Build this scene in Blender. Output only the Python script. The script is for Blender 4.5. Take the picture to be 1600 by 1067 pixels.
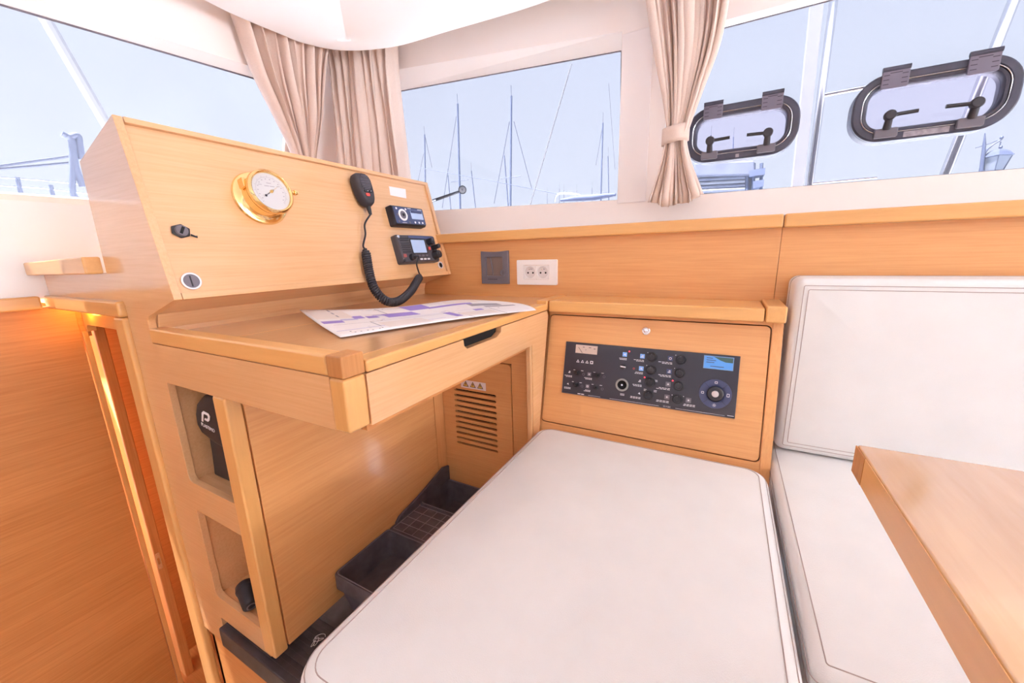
import bpy, bmesh, math, random
from mathutils import Vector, Matrix
random.seed(7)
for o in list(bpy.data.objects): bpy.data.objects.remove(o)
scene = bpy.context.scene
COL = scene.collection

# ------------------------------------------------------------------ camera (eye at the origin, metres)
YAW, PITCH, ROLL, FPX = math.radians(28.6577), math.radians(-12.7267), math.radians(-1.5411), 606.17
fwd = Vector((-math.sin(YAW)*math.cos(PITCH), math.cos(YAW)*math.cos(PITCH), math.sin(PITCH)))
rgt0 = Vector((math.cos(YAW), math.sin(YAW), 0)); up0 = rgt0.cross(fwd)
rgt = rgt0*math.cos(ROLL)+up0*math.sin(ROLL); upv = up0*math.cos(ROLL)-rgt0*math.sin(ROLL)
cam = bpy.data.cameras.new('camera'); cam.sensor_width = 36; cam.lens = 36*FPX/1600
cam.clip_start = .02; cam.clip_end = 500
cam_o = bpy.data.objects.new('camera', cam); COL.objects.link(cam_o)
m = Matrix((rgt, upv, -fwd)).transposed().to_4x4(); cam_o.matrix_world = m
scene.camera = cam_o

# ------------------------------------------------------------------ light and exposure
vs = scene.view_settings
vs.view_transform = 'Standard'; vs.look = 'None'; vs.gamma = 1; vs.use_curve_mapping = False
vs.exposure = .50
try: scene.cycles.diffuse_bounces = 8
except Exception: pass
world = bpy.data.worlds.new('sky'); scene.world = world; world.use_nodes = True
wn = world.node_tree.nodes; wl = world.node_tree.links
wn.clear()
wo = wn.new('ShaderNodeOutputWorld'); bg = wn.new('ShaderNodeBackground'); bg.inputs[1].default_value = 1.75
tc = wn.new('ShaderNodeTexCoord'); sp = wn.new('ShaderNodeSeparateXYZ'); rp = wn.new('ShaderNodeValToRGB')
rp.color_ramp.elements[0].position = .0; rp.color_ramp.elements[0].color = (.90, .94, .99, 1)
rp.color_ramp.elements[1].position = .7; rp.color_ramp.elements[1].color = (.74, .80, .95, 1)
wl.new(tc.outputs['Generated'], sp.inputs[0]); wl.new(sp.outputs[2], rp.inputs[0])
wl.new(rp.outputs[0], bg.inputs[0]); wl.new(bg.outputs[0], wo.inputs[0])
sun = bpy.data.lights.new('sun', 'SUN'); sun.energy = 60.0; sun.angle = math.radians(2); sun.color = (.97, .97, .97)
sun_o = bpy.data.objects.new('sun', sun); COL.objects.link(sun_o)
sun_o.rotation_euler = Vector((.25, .25, -.93)).to_track_quat('-Z', 'Y').to_euler()
# added fill light, unseen behind the viewer, aimed up to brighten the ceiling
def area(name, loc, target, sx, sy, energy, color):
    l = bpy.data.lights.new(name, 'AREA'); l.shape = 'RECTANGLE'; l.size = sx; l.size_y = sy
    l.energy = energy; l.color = color
    o = bpy.data.objects.new(name, l); COL.objects.link(o); o.location = loc
    o.rotation_euler = (Vector(target)-Vector(loc)).to_track_quat('-Z', 'Y').to_euler()
    return o
area('added_aft_fill', (4.9, .35, -.75), (.2, .2, .75), 2.0, 2.4, 190, (.92, .93, .98))

# ------------------------------------------------------------------ geometry helpers
class Frame:
    def __init__(s, o, ex, ey):
        s.o = Vector(o); s.ex = Vector(ex).normalized(); s.ey = Vector(ey).normalized(); s.ez = s.ex.cross(s.ey)
    def p(s, x, y, z=0): return s.o+s.ex*x+s.ey*y+s.ez*z
    def shift(s, x=0, y=0, z=0): return Frame(s.p(x, y, z), s.ex, s.ey)
    def turn(s, a): return Frame(s.o, s.ex*math.cos(a)+s.ey*math.sin(a), s.ey*math.cos(a)-s.ex*math.sin(a))
W = Frame((0, 0, 0), (1, 0, 0), (0, 1, 0))
def sight(u, v): return rgt*((u-800)/FPX)+upv*((533.5-v)/FPX)+fwd     # direction of a photograph point
def at(u, v, ax, val):                                                # ... where it meets the plane ax = val
    d = sight(u, v); return d*(val/d['XYZ'.index(ax)])
def on(F, u, v, h=0):                                                 # ... where it meets a frame's plane, local x, y
    d = sight(u, v); P = F.p(0, 0, h); q = d*(P.dot(F.ez)/d.dot(F.ez))-F.o
    return (q.dot(F.ex), q.dot(F.ey))
class MB:
    def __init__(s, F=W): s.v = []; s.f = []; s.F = F
    def add(s, pts, faces):
        b = len(s.v); s.v += [s.F.p(*p) for p in pts]; s.f += [tuple(i+b for i in f) for f in faces]; return s
    def addw(s, pts, faces):
        b = len(s.v); s.v += [Vector(p) for p in pts]; s.f += [tuple(i+b for i in f) for f in faces]; return s
    def box(s, x0, x1, y0, y1, z0, z1):
        p = [(x, y, z) for z in (z0, z1) for y in (y0, y1) for x in (x0, x1)]
        return s.add(p, [(0, 2, 3, 1), (4, 5, 7, 6), (0, 1, 5, 4), (2, 6, 7, 3), (0, 4, 6, 2), (1, 3, 7, 5)])
    def prism(s, poly, z0, z1):
        n = len(poly); p = [(x, y, z0) for x, y in poly]+[(x, y, z1) for x, y in poly]
        f = [tuple(range(n))[::-1], tuple(range(n, 2*n))]+[(i, (i+1) % n, n+(i+1) % n, n+i) for i in range(n)]
        return s.add(p, f)
    def plate(s, outer, holes, z0, z1):
        bm = bmesh.new()
        for lp in [outer]+holes:
            vs_ = [bm.verts.new((x, y, z0)) for x, y in lp]
            for i in range(len(vs_)): bm.edges.new((vs_[i], vs_[(i+1) % len(vs_)]))
        bmesh.ops.triangle_fill(bm, use_beauty=True, use_dissolve=False, edges=bm.edges[:], normal=(0, 0, 1))
        r = bmesh.ops.extrude_face_region(bm, geom=bm.faces[:])
        for g in r['geom']:
            if isinstance(g, bmesh.types.BMVert): g.co.z = z1
        bm.verts.index_update()
        s.add([tuple(v.co) for v in bm.verts], [tuple(v.index for v in f.verts) for f in bm.faces]); bm.free(); return s
    def loft(s, rings, closed=True, caps=True):
        n = len(rings[0]); p = [q for r in rings for q in r]; f = []
        for k in range(len(rings)-1):
            for i in range(n if closed else n-1):
                j = (i+1) % n; f.append((k*n+i, k*n+j, (k+1)*n+j, (k+1)*n+i))
        if caps and closed:
            f.append(tuple(range(n))[::-1]); f.append(tuple(range((len(rings)-1)*n, len(rings)*n)))
        return s.add(p, f)
    def lathe(s, prof, n=32, c=(0, 0)):
        return s.loft([[(c[0]+r*math.cos(2*math.pi*i/n), c[1]+r*math.sin(2*math.pi*i/n), z) for i in range(n)] for r, z in prof])
    def cyl(s, c, r, z0, z1, n=20): return s.lathe([(r, z0), (r, z1)], n, c)
    def tube(s, pts, r, n=8, closed=False, world=False):
        P = [Vector(p) if world else s.F.p(*p) for p in pts]; N = len(P)
        rr = r if isinstance(r, (list, tuple)) else [r]*N
        rings = []; nrm = None
        for i in range(N):
            a = P[(i-1) % N] if (closed or i > 0) else P[i]; b = P[(i+1) % N] if (closed or i < N-1) else P[i]
            t = (b-a).normalized()
            if nrm is None:
                nrm = t.orthogonal().normalized()
            nrm = (nrm-t*nrm.dot(t)); nrm = nrm.normalized() if nrm.length > 1e-6 else t.orthogonal().normalized()
            bi = t.cross(nrm)
            rings.append([P[i]+(nrm*math.cos(2*math.pi*k/n)+bi*math.sin(2*math.pi*k/n))*rr[i] for k in range(n)])
        b = len(s.v); s.v += [q for r_ in rings for q in r_]
        for k in range(N if closed else N-1):
            for i in range(n):
                j = (i+1) % n; k2 = (k+1) % N
                s.f.append((b+k*n+i, b+k*n+j, b+k2*n+j, b+k2*n+i))
        if not closed: s.f.append(tuple(b+i for i in range(n))[::-1]); s.f.append(tuple(b+(N-1)*n+i for i in range(n)))
        return s
    def quad(s, a, b, c, d): return s.add([a, b, c, d], [(0, 1, 2, 3)])
    def text(s, body, size, c, depth=.0004, ax=0):
        cu = bpy.data.curves.new('lettering', 'FONT'); cu.body = body; cu.size = size; cu.align_x = 'CENTER'; cu.align_y = 'CENTER'; cu.extrude = depth
        to = bpy.data.objects.new('lettering', cu); COL.objects.link(to)
        me = bpy.data.meshes.new_from_object(to.evaluated_get(bpy.context.evaluated_depsgraph_get()))
        ca, sa = math.cos(ax), math.sin(ax)
        s.add([(c[0]+v.co.x*ca-v.co.y*sa, c[1]+v.co.x*sa+v.co.y*ca, c[2]+v.co.z) for v in me.vertices], [tuple(p.vertices) for p in me.polygons])
        bpy.data.objects.remove(to); bpy.data.curves.remove(cu); bpy.data.meshes.remove(me); return s
    def build(s, name, mat, parent=None, bevel=0, seg=2, smooth=None, thick=0, kind=None, label=None, sub=0):
        me = bpy.data.meshes.new(name); me.from_pydata([tuple(v) for v in s.v], [], s.f); me.update()
        bm = bmesh.new(); bm.from_mesh(me)
        if not thick: bmesh.ops.recalc_face_normals(bm, faces=bm.faces[:])
        bm.to_mesh(me); bm.free()
        if smooth is not None:
            for p in me.polygons: p.use_smooth = True
            me.set_sharp_from_angle(angle=math.radians(smooth))
        me.materials.append(mat)
        o = bpy.data.objects.new(name, me); COL.objects.link(o)
        if parent is not None:
            o.parent = parent
            if parent.type == 'EMPTY': o.location = -parent.location
        if thick:
            md = o.modifiers.new('thickness', 'SOLIDIFY'); md.thickness = thick; md.offset = 0
        if sub:
            md = o.modifiers.new('smooth', 'SUBSURF'); md.levels = sub; md.render_levels = sub
        if bevel:
            md = o.modifiers.new('round', 'BEVEL'); md.width = bevel; md.segments = seg; md.limit_method = 'ANGLE'; md.angle_limit = math.radians(40)
            if smooth is None:
                for p in me.polygons: p.use_smooth = True
                me.set_sharp_from_angle(angle=math.radians(35)); md.harden_normals = True
        if kind: o['kind'] = kind
        if label: o['label'] = label
        return o
def tag(o, label=None, cat=None, group=None, kind=None):
    if label: o['label'] = label
    if cat: o['category'] = cat
    if group: o['group'] = group
    if kind: o['kind'] = kind
    return o
def thing(name, loc, label=None, cat=None, group=None, kind=None):
    o = bpy.data.objects.new(name, None); o.empty_display_size = .05; COL.objects.link(o); o.location = Vector(loc)
    return tag(o, label, cat, group, kind)
def rrect(w, h, r, n=6, c=(0, 0)):
    pts = []
    for sx, sy, a0 in ((1, 1, 0), (-1, 1, 90), (-1, -1, 180), (1, -1, 270)):
        for k in range(n+1):
            a = math.radians(a0+90*k/n); pts.append((c[0]+sx*(w/2-r)+r*math.cos(a), c[1]+sy*(h/2-r)+r*math.sin(a)))
    return pts
def circ(r, c=(0, 0), n=28): return [(c[0]+r*math.cos(2*math.pi*i/n), c[1]+r*math.sin(2*math.pi*i/n)) for i in range(n)]
def smooth_path(pts, n=10):
    out = []; P = [Vector(p) for p in pts]; P = [P[0]*2-P[1]]+P+[P[-1]*2-P[-2]]
    for i in range(1, len(P)-2):
        a, b, c, d = P[i-1:i+3]
        for k in range(n):
            t = k/n
            out.append(.5*((2*b)+(c-a)*t+(2*a-5*b+4*c-d)*t*t+(3*b-a-3*c+d)*t**3))
    out.append(P[-2]); return out

# ------------------------------------------------------------------ materials
def principled(name):
    m_ = bpy.data.materials.new(name); m_.use_nodes = True
    return m_, m_.node_tree.nodes, m_.node_tree.links, m_.node_tree.nodes['Principled BSDF']
def M(name, col, rough=.5, metal=0, coat=0, emit=0, noise=0, nscale=40, bump=0, bscale=400, trans=0):
    m_, n, l, b = principled(name)
    b.inputs['Base Color'].default_value = (*col, 1); b.inputs['Roughness'].default_value = rough
    b.inputs['Metallic'].default_value = metal; b.inputs['Coat Weight'].default_value = coat
    if emit: b.inputs['Emission Color'].default_value = (*col, 1); b.inputs['Emission Strength'].default_value = emit
    t = n.new('ShaderNodeTexCoord')
    if noise:
        x = n.new('ShaderNodeTexNoise'); x.inputs['Scale'].default_value = nscale; x.inputs['Detail'].default_value = 4
        r = n.new('ShaderNodeValToRGB'); r.color_ramp.elements[0].position = .3; r.color_ramp.elements[1].position = .7
        r.color_ramp.elements[0].color = (*[c*(1-noise) for c in col], 1); r.color_ramp.elements[1].color = (*[min(1, c*(1+noise*.5)) for c in col], 1)
        l.new(t.outputs['Object'], x.inputs['Vector']); l.new(x.outputs[0], r.inputs[0]); l.new(r.outputs[0], b.inputs['Base Color'])
    if bump:
        x = n.new('ShaderNodeTexNoise'); x.inputs['Scale'].default_value = bscale; x.inputs['Detail'].default_value = 3
        bp = n.new('ShaderNodeBump'); bp.inputs['Strength'].default_value = bump; bp.inputs['Distance'].default_value = .001
        l.new(t.outputs['Object'], x.inputs['Vector']); l.new(x.outputs[0], bp.inputs['Height']); l.new(bp.outputs[0], b.inputs['Normal'])
    return m_
def wood(name, light, dark, axis, rough=.35, coat=.25, fine=1.0, cior=1.5):
    m_, n, l, b = principled(name)
    t = n.new('ShaderNodeTexCoord'); mp = n.new('ShaderNodeMapping'); sc = [170*fine]*3; sc['XYZ'.index(axis)] = 5.0
    mp.inputs['Scale'].default_value = sc
    x = n.new('ShaderNodeTexNoise'); x.inputs['Scale'].default_value = 1.0; x.inputs['Detail'].default_value = 5; x.inputs['Roughness'].default_value = .65
    r = n.new('ShaderNodeValToRGB'); r.color_ramp.elements[0].position = .28; r.color_ramp.elements[1].position = .62
    r.color_ramp.elements[0].color = (*dark, 1); r.color_ramp.elements[1].color = (*light, 1)
    mp2 = n.new('ShaderNodeMapping'); s2 = [7.0]*3; s2['XYZ'.index(axis)] = .8; mp2.inputs['Scale'].default_value = s2
    y = n.new('ShaderNodeTexNoise'); y.inputs['Scale'].default_value = 1.0; y.inputs['Detail'].default_value = 3
    mx = n.new('ShaderNodeMix'); mx.data_type = 'RGBA'; mx.blend_type = 'MULTIPLY'
    r2 = n.new('ShaderNodeValToRGB'); r2.color_ramp.elements[0].position = .3; r2.color_ramp.elements[1].position = .7
    r2.color_ramp.elements[0].color = (.88, .85, .80, 1); r2.color_ramp.elements[1].color = (1, 1, 1, 1)
    mx.inputs[0].default_value = 1
    l.new(t.outputs['Object'], mp.inputs[0]); l.new(mp.outputs[0], x.inputs['Vector']); l.new(x.outputs[0], r.inputs[0])
    l.new(t.outputs['Object'], mp2.inputs[0]); l.new(mp2.outputs[0], y.inputs['Vector']); l.new(y.outputs[0], r2.inputs[0])
    l.new(r.outputs[0], mx.inputs[6]); l.new(r2.outputs[0], mx.inputs[7]); l.new(mx.outputs[2], b.inputs['Base Color'])
    b.inputs['Roughness'].default_value = rough; b.inputs['Coat Weight'].default_value = coat; b.inputs['Coat Roughness'].default_value = .12; b.inputs['Coat IOR'].default_value = cior
    bp = n.new('ShaderNodeBump'); bp.inputs['Strength'].default_value = .12; bp.inputs['Distance'].default_value = .0004
    l.new(x.outputs[0], bp.inputs['Height']); l.new(bp.outputs[0], b.inputs['Normal'])
    return m_
VL, VD = (.79, .465, .24), (.72, .395, .185)       # oak veneer, paled for the whiter light on desk and console
SL, SD = (.80, .43, .155), (.73, .37, .125)          # solid beech edging
VEN = {a: wood('oak_veneer_lit_'+a, VL, VD, a, rough=.3, coat=.9, cior=1.6) for a in 'XYZ'}
VEN2 = {a: wood('oak_veneer_warm_'+a, (.80, .405, .16), (.72, .335, .118), a, rough=.42) for a in 'XYZ'}  # same oak, more orange for the warmer light on wall and cabinet
SOL = {a: wood('beech_solid_'+a, SL, SD, a, rough=.3, coat=.35, fine=.35) for a in 'XYZ'}
DRK = {a: wood('dim_veneer_'+a, (.66, .285, .09), (.54, .205, .056), a, rough=.45, coat=.06) for a in 'XYZ'}  # veneer colour deepened for the warm, dim light down the passage
ENDG = wood('end_grain', (.60, .27, .09), (.50, .20, .06), 'Z', rough=.5, fine=1.4)
WHITE = M('white_gelcoat', (.88, .87, .87), .35, coat=.2)
CREAM = M('cream_headliner', (.89, .81, .77), .7, bump=.1, bscale=300)
REVEAL = M('sunlit_gelcoat', (.97, .96, .96), .3, coat=.3)  # gelcoat whitened to carry deck-reflected sunlight on the window reveals
CEIL = M('white_ceiling', (.90, .91, .92), .5)
LEATHER = M('white_leather', (.80, .79, .785), .5, noise=.035, nscale=9, bump=.35, bscale=700)
STITCH = M('grey_stitching', (.42, .34, .32), .8)
CURT = M('beige_curtain', (.70, .555, .48), .85, noise=.05, nscale=300, bump=.2, bscale=900)
BLACK = M('black_plastic', (.022, .020, .026), .38, bump=.1, bscale=600)
SOFTB = M('black_rubber', (.035, .030, .038), .6, bump=.2, bscale=500)
DUSTY = M('dusty_dark_plastic', (.105, .088, .105), .5, noise=.35, nscale=25, bump=.2, bscale=300)
FLOORB = M('dark_ribbed_floor', (.055, .045, .050), .42, noise=.3, nscale=30)
GREYP = M('grey_plastic', (.155, .14, .17), .45)
FRAMEP = M('dark_porthole_plastic', (.062, .060, .092), .4, noise=.25, nscale=35)
HINGE = M('hinge_plastic', (.16, .14, .19), .45)
WHITEP = M('white_plastic', (.90, .87, .86), .3, coat=.2)
BRASS = M('polished_brass', (.92, .66, .30), .12, 1)
CHROME = M('chrome', (.82, .80, .82), .12, 1)
STEEL = M('stainless_tube', (.75, .75, .80), .2, 1)
PAPER = M('white_paper', (.86, .83, .84), .6, noise=.03, nscale=30)
DIALW = M('dial_white', (.62, .61, .63), .4)
PURP = M('violet_print', (.30, .22, .62), .6); LILAC = M('lilac_print', (.52, .50, .74), .6); TAN = M('tan_print', (.70, .58, .50), .6)
INK = M('ink', (.05, .04, .06), .6); GREYINK = M('grey_ink', (.33, .31, .36), .6)
WPRINT = M('white_print', (.80, .78, .82), .5)
PLATE = M('switch_plate', (.030, .026, .040), .35, coat=.3)
LCD = M('lcd_blue', (.07, .22, .52), .3, emit=.45); LCDP = M('lcd_pale', (.34, .43, .62), .3, emit=.2)
LCDG = M('lcd_dark_green', (.05, .10, .09), .3, emit=.2); BLUEI = M('blue_icon', (.18, .36, .70), .4, emit=.3)
NAVY = M('navy_plastic', (.055, .070, .17), .3, coat=.4); NAVY2 = M('navy_ring', (.055, .065, .15), .35)
REDL = M('red_led', (1, .03, .05), .3, emit=2.5); REDB = M('red_button', (.75, .08, .06), .4)
SAND = M('gauge_face', (.62, .50, .44), .4); YEL = M('warning_yellow', (.85, .55, .12), .5); PINKW = M('sticker_white', (.85, .76, .80), .4)
HOLE = M('dark_opening', (.008, .007, .008), .9)
CASE = M('black_neoprene', (.018, .016, .022), .55, bump=.3, bscale=900)
ROPE = M('white_rope', (.26, .255, .26), .7, noise=.1, nscale=200)
MASTM = M('mast_aluminium', (.085, .10, .155), .6); WIRE = M('rigging_wire', (.07, .08, .125), .6)
COVER = M('blue_sail_cover', (.09, .105, .17), .8); HULL = M('white_hull', (.22, .22, .25), .5)
LAMPI = M('lamp_iron', (.06, .07, .115), .5); LAMPG = M('lamp_glass', (.20, .21, .24), .3)
STONE = M('quay_stone', (.20, .20, .22), .8, noise=.15, nscale=2); TARP = M('grey_tarpaulin', (.15, .155, .20), .8, noise=.2, nscale=3)
SEA = M('harbour_water', (.35, .40, .48), .3, noise=.2, nscale=.6)
def glass(name, tint, film=.12):
    m_ = bpy.data.materials.new(name); m_.use_nodes = True; n = m_.node_tree.nodes; l = m_.node_tree.links; n.clear()
    o = n.new('ShaderNodeOutputMaterial'); t = n.new('ShaderNodeBsdfTransparent'); t.inputs[0].default_value = (*tint, 1)
    tr = n.new('ShaderNodeBsdfTranslucent'); tr.inputs[0].default_value = (.50, .53, .62, 1)
    g = n.new('ShaderNodeBsdfGlossy'); g.inputs['Roughness'].default_value = .02
    a = n.new('ShaderNodeMixShader'); c = n.new('ShaderNodeMixShader'); fr = n.new('ShaderNodeFresnel'); fr.inputs[0].default_value = 1.25
    tcx = n.new('ShaderNodeTexCoord'); nz = n.new('ShaderNodeTexNoise'); nz.inputs['Scale'].default_value = 2.5; nz.inputs['Detail'].default_value = 5
    mr = n.new('ShaderNodeMapRange'); mr.inputs['From Min'].default_value = .3; mr.inputs['From Max'].default_value = .75
    mr.inputs['To Min'].default_value = film*.7; mr.inputs['To Max'].default_value = film*1.3
    l.new(tcx.outputs['Object'], nz.inputs['Vector']); l.new(nz.outputs[0], mr.inputs[0]); l.new(mr.outputs[0], a.inputs[0])
    l.new(t.outputs[0], a.inputs[1]); l.new(tr.outputs[0], a.inputs[2])
    l.new(fr.outputs[0], c.inputs[0]); l.new(a.outputs[0], c.inputs[1]); l.new(g.outputs[0], c.inputs[2]); l.new(c.outputs[0], o.inputs[0])
    return m_
GLASS = glass('tinted_acrylic', (.588, .594, .628), .018)
GLASS2 = glass('porthole_acrylic', (.565, .555, .62), .015)

# ================================================================== THE SETTING
YL, YW, YU = .389, 1.376, 1.50          # cabinet end, veneered wall, white wall with windows
ZL, ZF, ZDN = -.167, -1.0, -1.75        # desk lid, footwell floor, lower hull floor
# ---- floors
fl = thing('floor', (0, .8, ZF-.07), kind='structure')
b = MB(); b.box(-1.166, -.36, .374, 1.14, ZF-.062, ZF); b.build('floor_slab', FLOORB, fl, bevel=.004)
b = MB()
for k in range(6): b.box(-1.16, -.40, .392+k*.026, .406+k*.026, ZF, ZF+.0025)
b.build('ribs', FLOORB, fl, bevel=.001)
MB().box(-1.30, .60, .40, .42, ZDN, ZF-.064).build('riser', DRK['X'], fl)
MB().box(-2.6, 3.4, -2.6, .40, ZDN-.05, ZDN).build('lower_floor', wood('pale_floor', (.70, .52, .34), (.62, .44, .27), 'X'), fl)
MB().box(-.455, .128, .27, 1.09, ZDN, -.645).build('seat_plinth', VEN['X'], fl)
MB().box(.17, 1.5, .60, 1.37, ZDN, -.665).build('bench_plinth', VEN['X'], fl)
# ---- veneered wall of the saloon side, white wall above it
wr = thing('wall_right', (0, YW, -.6), kind='structure')
MB().box(-1.5, .1340, YW, YW+.015, -1.0, .06).build('veneer_panel', VEN2['X'], wr, bevel=.001)
MB().box(-1.5, 3.4, YW+.0152, YW+.02, -1.0, .07).build('backing', DRK['X'], wr)
MB().box(.1350, 3.4, YW, YW+.015, -1.0, .06).build('veneer_panel', VEN2['X'], wr, bevel=.001)
FU = Frame((0, YU, 0), (1, 0, 0), (0, 0, 1))            # ez points into the room
def win(F, inner_px, glass_h, outer_px):
    return [on(F, *p) for p in inner_px], [on(F, u, v, -glass_h) for u, v in outer_px]
mid_i = [on(FU, 590, 334), on(FU, 968, 312), on(FU, 972, 49), on(FU, 590, 114)]
mid_o = [on(FU, 590, 336, -.045), on(FU, 969, 314, -.045), on(FU, 971, 80, -.045), on(FU, 590, 149, -.045)]
def ext(p, q, x):
    t = (x-p[0])/(q[0]-p[0]); return (x, p[1]+t*(q[1]-p[1]))
sb, st = (on(FU, 1040, 308), on(FU, 1600, 263)), (on(FU, 1139, 30), on(FU, 1251, 0))
so = (on(FU, 1135, 43, -.045), on(FU, 1300, 0, -.045))
sid_i = [ext(*sb, -.215), ext(*sb, 1.30), ext(*st, 1.30), ext(*st, -.215)]
sob = (on(FU, 1040, 309, -.045), on(FU, 1600, 264, -.045))
sid_o = [ext(*sob, -.218), ext(*sob, 1.32), ext(*so, 1.32), ext(*so, -.218)]
MB(FU).plate([(-1.95, .06), (3.4, .06), (3.4, 1.02), (-1.60, 1.02), (-1.95, .2)], [mid_i, sid_i], -.003, 0).build('upper_wall', CREAM, wr)
for nm, i_, o_ in (('reveal', mid_i, mid_o), ('reveal', sid_i, sid_o)):
    b = MB(FU); b.add([(x, y, 0) for x, y in i_]+[(x, y, -.045) for x, y in o_], [(k, (k+1) % 4, 4+(k+1) % 4, 4+k) for k in range(4)])
    b.build(nm, REVEAL, wr)
MB().box(-1.9, 3.4, YW-.002, YU+.002, .066, .0745).build('ledge', WHITE, wr)
MB(FU).box(on(FU, 971, 60)[0]+.004, on(FU, 1021, 60)[0], .168, .705, .001, .005).build('column_cover', M('column_laminate', (.84, .78, .77), .45), wr, bevel=.003)
def port_rect(px):
    L, R_, TL, TR, BL, BR = [on(FGL, *p) for p in px]
    x0, x1, y0, y1 = L[0], R_[0], (BL[1]+BR[1])/2, (TL[1]+TR[1])/2
    return (x0+x1)/2, (y0+y1)/2, x1-x0, y1-y0
FGL = Frame((0, YU+.047, 0), (1, 0, 0), (0, 0, 1))
PORT_PX = (((1071, 232), (1252, 169), (1110, 170), (1224, 146), (1099, 255), (1207, 242)), ((1328, 194), (1599, 122), (1395, 115), (1562, 85), (1360, 225), (1535, 202)))
PORTS = []
for p_ in PORT_PX:
    cx_, cy_, w_, h_ = port_rect(p_); PORTS.append(rrect(w_-.012, h_-.012, h_*.42-.006, 8, (cx_, cy_)))
for k, (nm, o_) in enumerate((('window_2', mid_o), ('window_3', sid_o))):
    wdw = thing(nm, FU.p(*o_[0], -.05), kind='structure')
    cx = sum(p[0] for p in o_)/4; cy = sum(p[1] for p in o_)/4
    big = [(cx+(x-cx)*1.03, cy+(y-cy)*1.05) for x, y in o_]
    MB(FU).plate(big, [] if k == 0 else PORTS, -.056, -.048).build('pane', GLASS, wdw)
    b = MB(FU)
    for i in range(4):
        p, q = o_[i], o_[(i+1) % 4]; b.tube([(p[0], p[1], -.0445), (q[0], q[1], -.0445)], .0025, 6)
    b.build('gasket', GREYP, wdw)
# ---- wooden trim between veneer and white wall
FOP = Frame((0, -2.6, 0), (-1, 0, 0), (0, 0, 1))         # far side behind the viewer, windows like the near side; added to cut light
wo_ = thing('wall_rear', (0, -2.6, -1.7), kind='structure')
op_h = [(-1.9, .18), (1.3, .18), (1.3, .66), (-1.9, .66)]
MB(FOP).plate([(-3.4, -1.75), (1.95, -1.75), (1.95, .2), (1.6, 1.02), (-3.4, 1.02)], [op_h], -.02, 0).build('panel', WHITE, wo_)
MB(FOP).prism([(x*1.01, y) for x, y in op_h], -.056, -.048).build('pane', GLASS, wo_)
MB().box(3.4, 3.45, -2.6, 1.5, ZDN, -.35).box(3.4, 3.45, -2.6, -.85, -.35, 1.0).build('wall_aft', WHITE, kind='structure')  # unseen wall, its opening narrowed to cut light on the backrest
tr = thing('trim_1', (0, 1.35, .052), kind='structure')
MB().box(-1.5, .1325, 1.345, 1.40, .0515, .0885).build('trim_piece', SOL['X'], tr, bevel=.005, seg=3)
MB().box(.1345, 3.4, 1.344, 1.40, .0515, .0885).build('trim_piece', SOL['X'], tr, bevel=.005, seg=3)
# ---- front wall with the raked windscreen
wf = thing('wall_front', (-1.885, 0, -.1), kind='structure')
rake = Vector((.285, 0, .655)).normalized()
FWI = Frame((-1.885, 0, .195), (0, 1, 0), rake)         # ez points into the room
p0, p1 = on(FWI, 60, 0), on(FWI, 390, 103); q0, q1 = on(FWI, 0, 7, -.05), on(FWI, 395, 122, -.05)
fr_i = [(-2.2, .006), (1.17, .022), ext(p0, p1, 1.17), ext(p0, p1, -2.2)]
fr_o = [(-2.22, -.004), (1.19, .012), ext(q0, q1, 1.19), ext(q0, q1, -2.22)]
MB(FWI).plate([(-2.6, 0), (1.50, 0), (1.50, .90), (-2.6, .90)], [fr_i], -.003, 0).build('upper_wall', CREAM, wf)
b = MB(FWI); b.add([(x, y, 0) for x, y in fr_i]+[(x, y, -.05) for x, y in fr_o], [(k, (k+1) % 4, 4+(k+1) % 4, 4+k) for k in range(4)]); b.build('reveal', REVEAL, wf)
MB().box(-1.90, -1.885, -2.6, YU, -.10, .205).build('lower_wall', WHITE, wf, bevel=.004)
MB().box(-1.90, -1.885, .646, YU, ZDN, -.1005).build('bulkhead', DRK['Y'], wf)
w1 = thing('window_1', FWI.p(0, 0, -.05), kind='structure')
MB(FWI).prism([(-2.3, -.04), (1.3, -.04), (fr_o[2][0]+.1, fr_o[2][1]+.07), (fr_o[3][0]-.08, fr_o[3][1]+.05)], -.061, -.053).build('pane', GLASS, w1)
b = MB(FWI); b.tube([(*fr_o[2], -.0495), (*fr_o[3], -.0495)], .004, 6); b.build('gasket', GREYP, w1)
# ---- ceiling: rounded soffit lip that hides the curtain tracks, coved up to the flat headliner
ce = thing('ceiling', (0, 0, .8), kind='structure')
lip = [Vector((-1.506, y, .8)) for y in (-2.6, -1.6, -1.0, -.5, 0, .4)]
lip += [v for v in smooth_path([at(u, v, 'Z', .8) for u, v in ((319, 0), (368, 24), (430, 50), (480, 69), (540, 79), (616, 73), (700, 49), (800, 20), (860, 0))], 8)]
lip += [Vector((x, 1.3675, .8)) for x in (-.3, .2, .8, 1.5, 2.4, 3.4)]
X0L, Y1L = -1.508, 1.369
def inner(d, z): return [Vector((max(p.x, X0L+d), min(p.y, Y1L-d), z)) for p in lip]
def roundin(d, z):                                   # keeps the rounded corner near the lip
    out = []
    for i, p in enumerate(lip):
        a = lip[max(0, i-1)]; c = lip[min(len(lip)-1, i+1)]; t = (c-a).normalized(); n = Vector((t.y, -t.x, 0)); out.append(p+n*d+Vector((0, 0, z-.8)))
    return out
mixr = lambda A, B, t: [a.lerp(c, t) for a, c in zip(A, B)]
rings = [roundin(-.006, 1.0), roundin(-.006, .806), [p.copy() for p in lip]]
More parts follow.
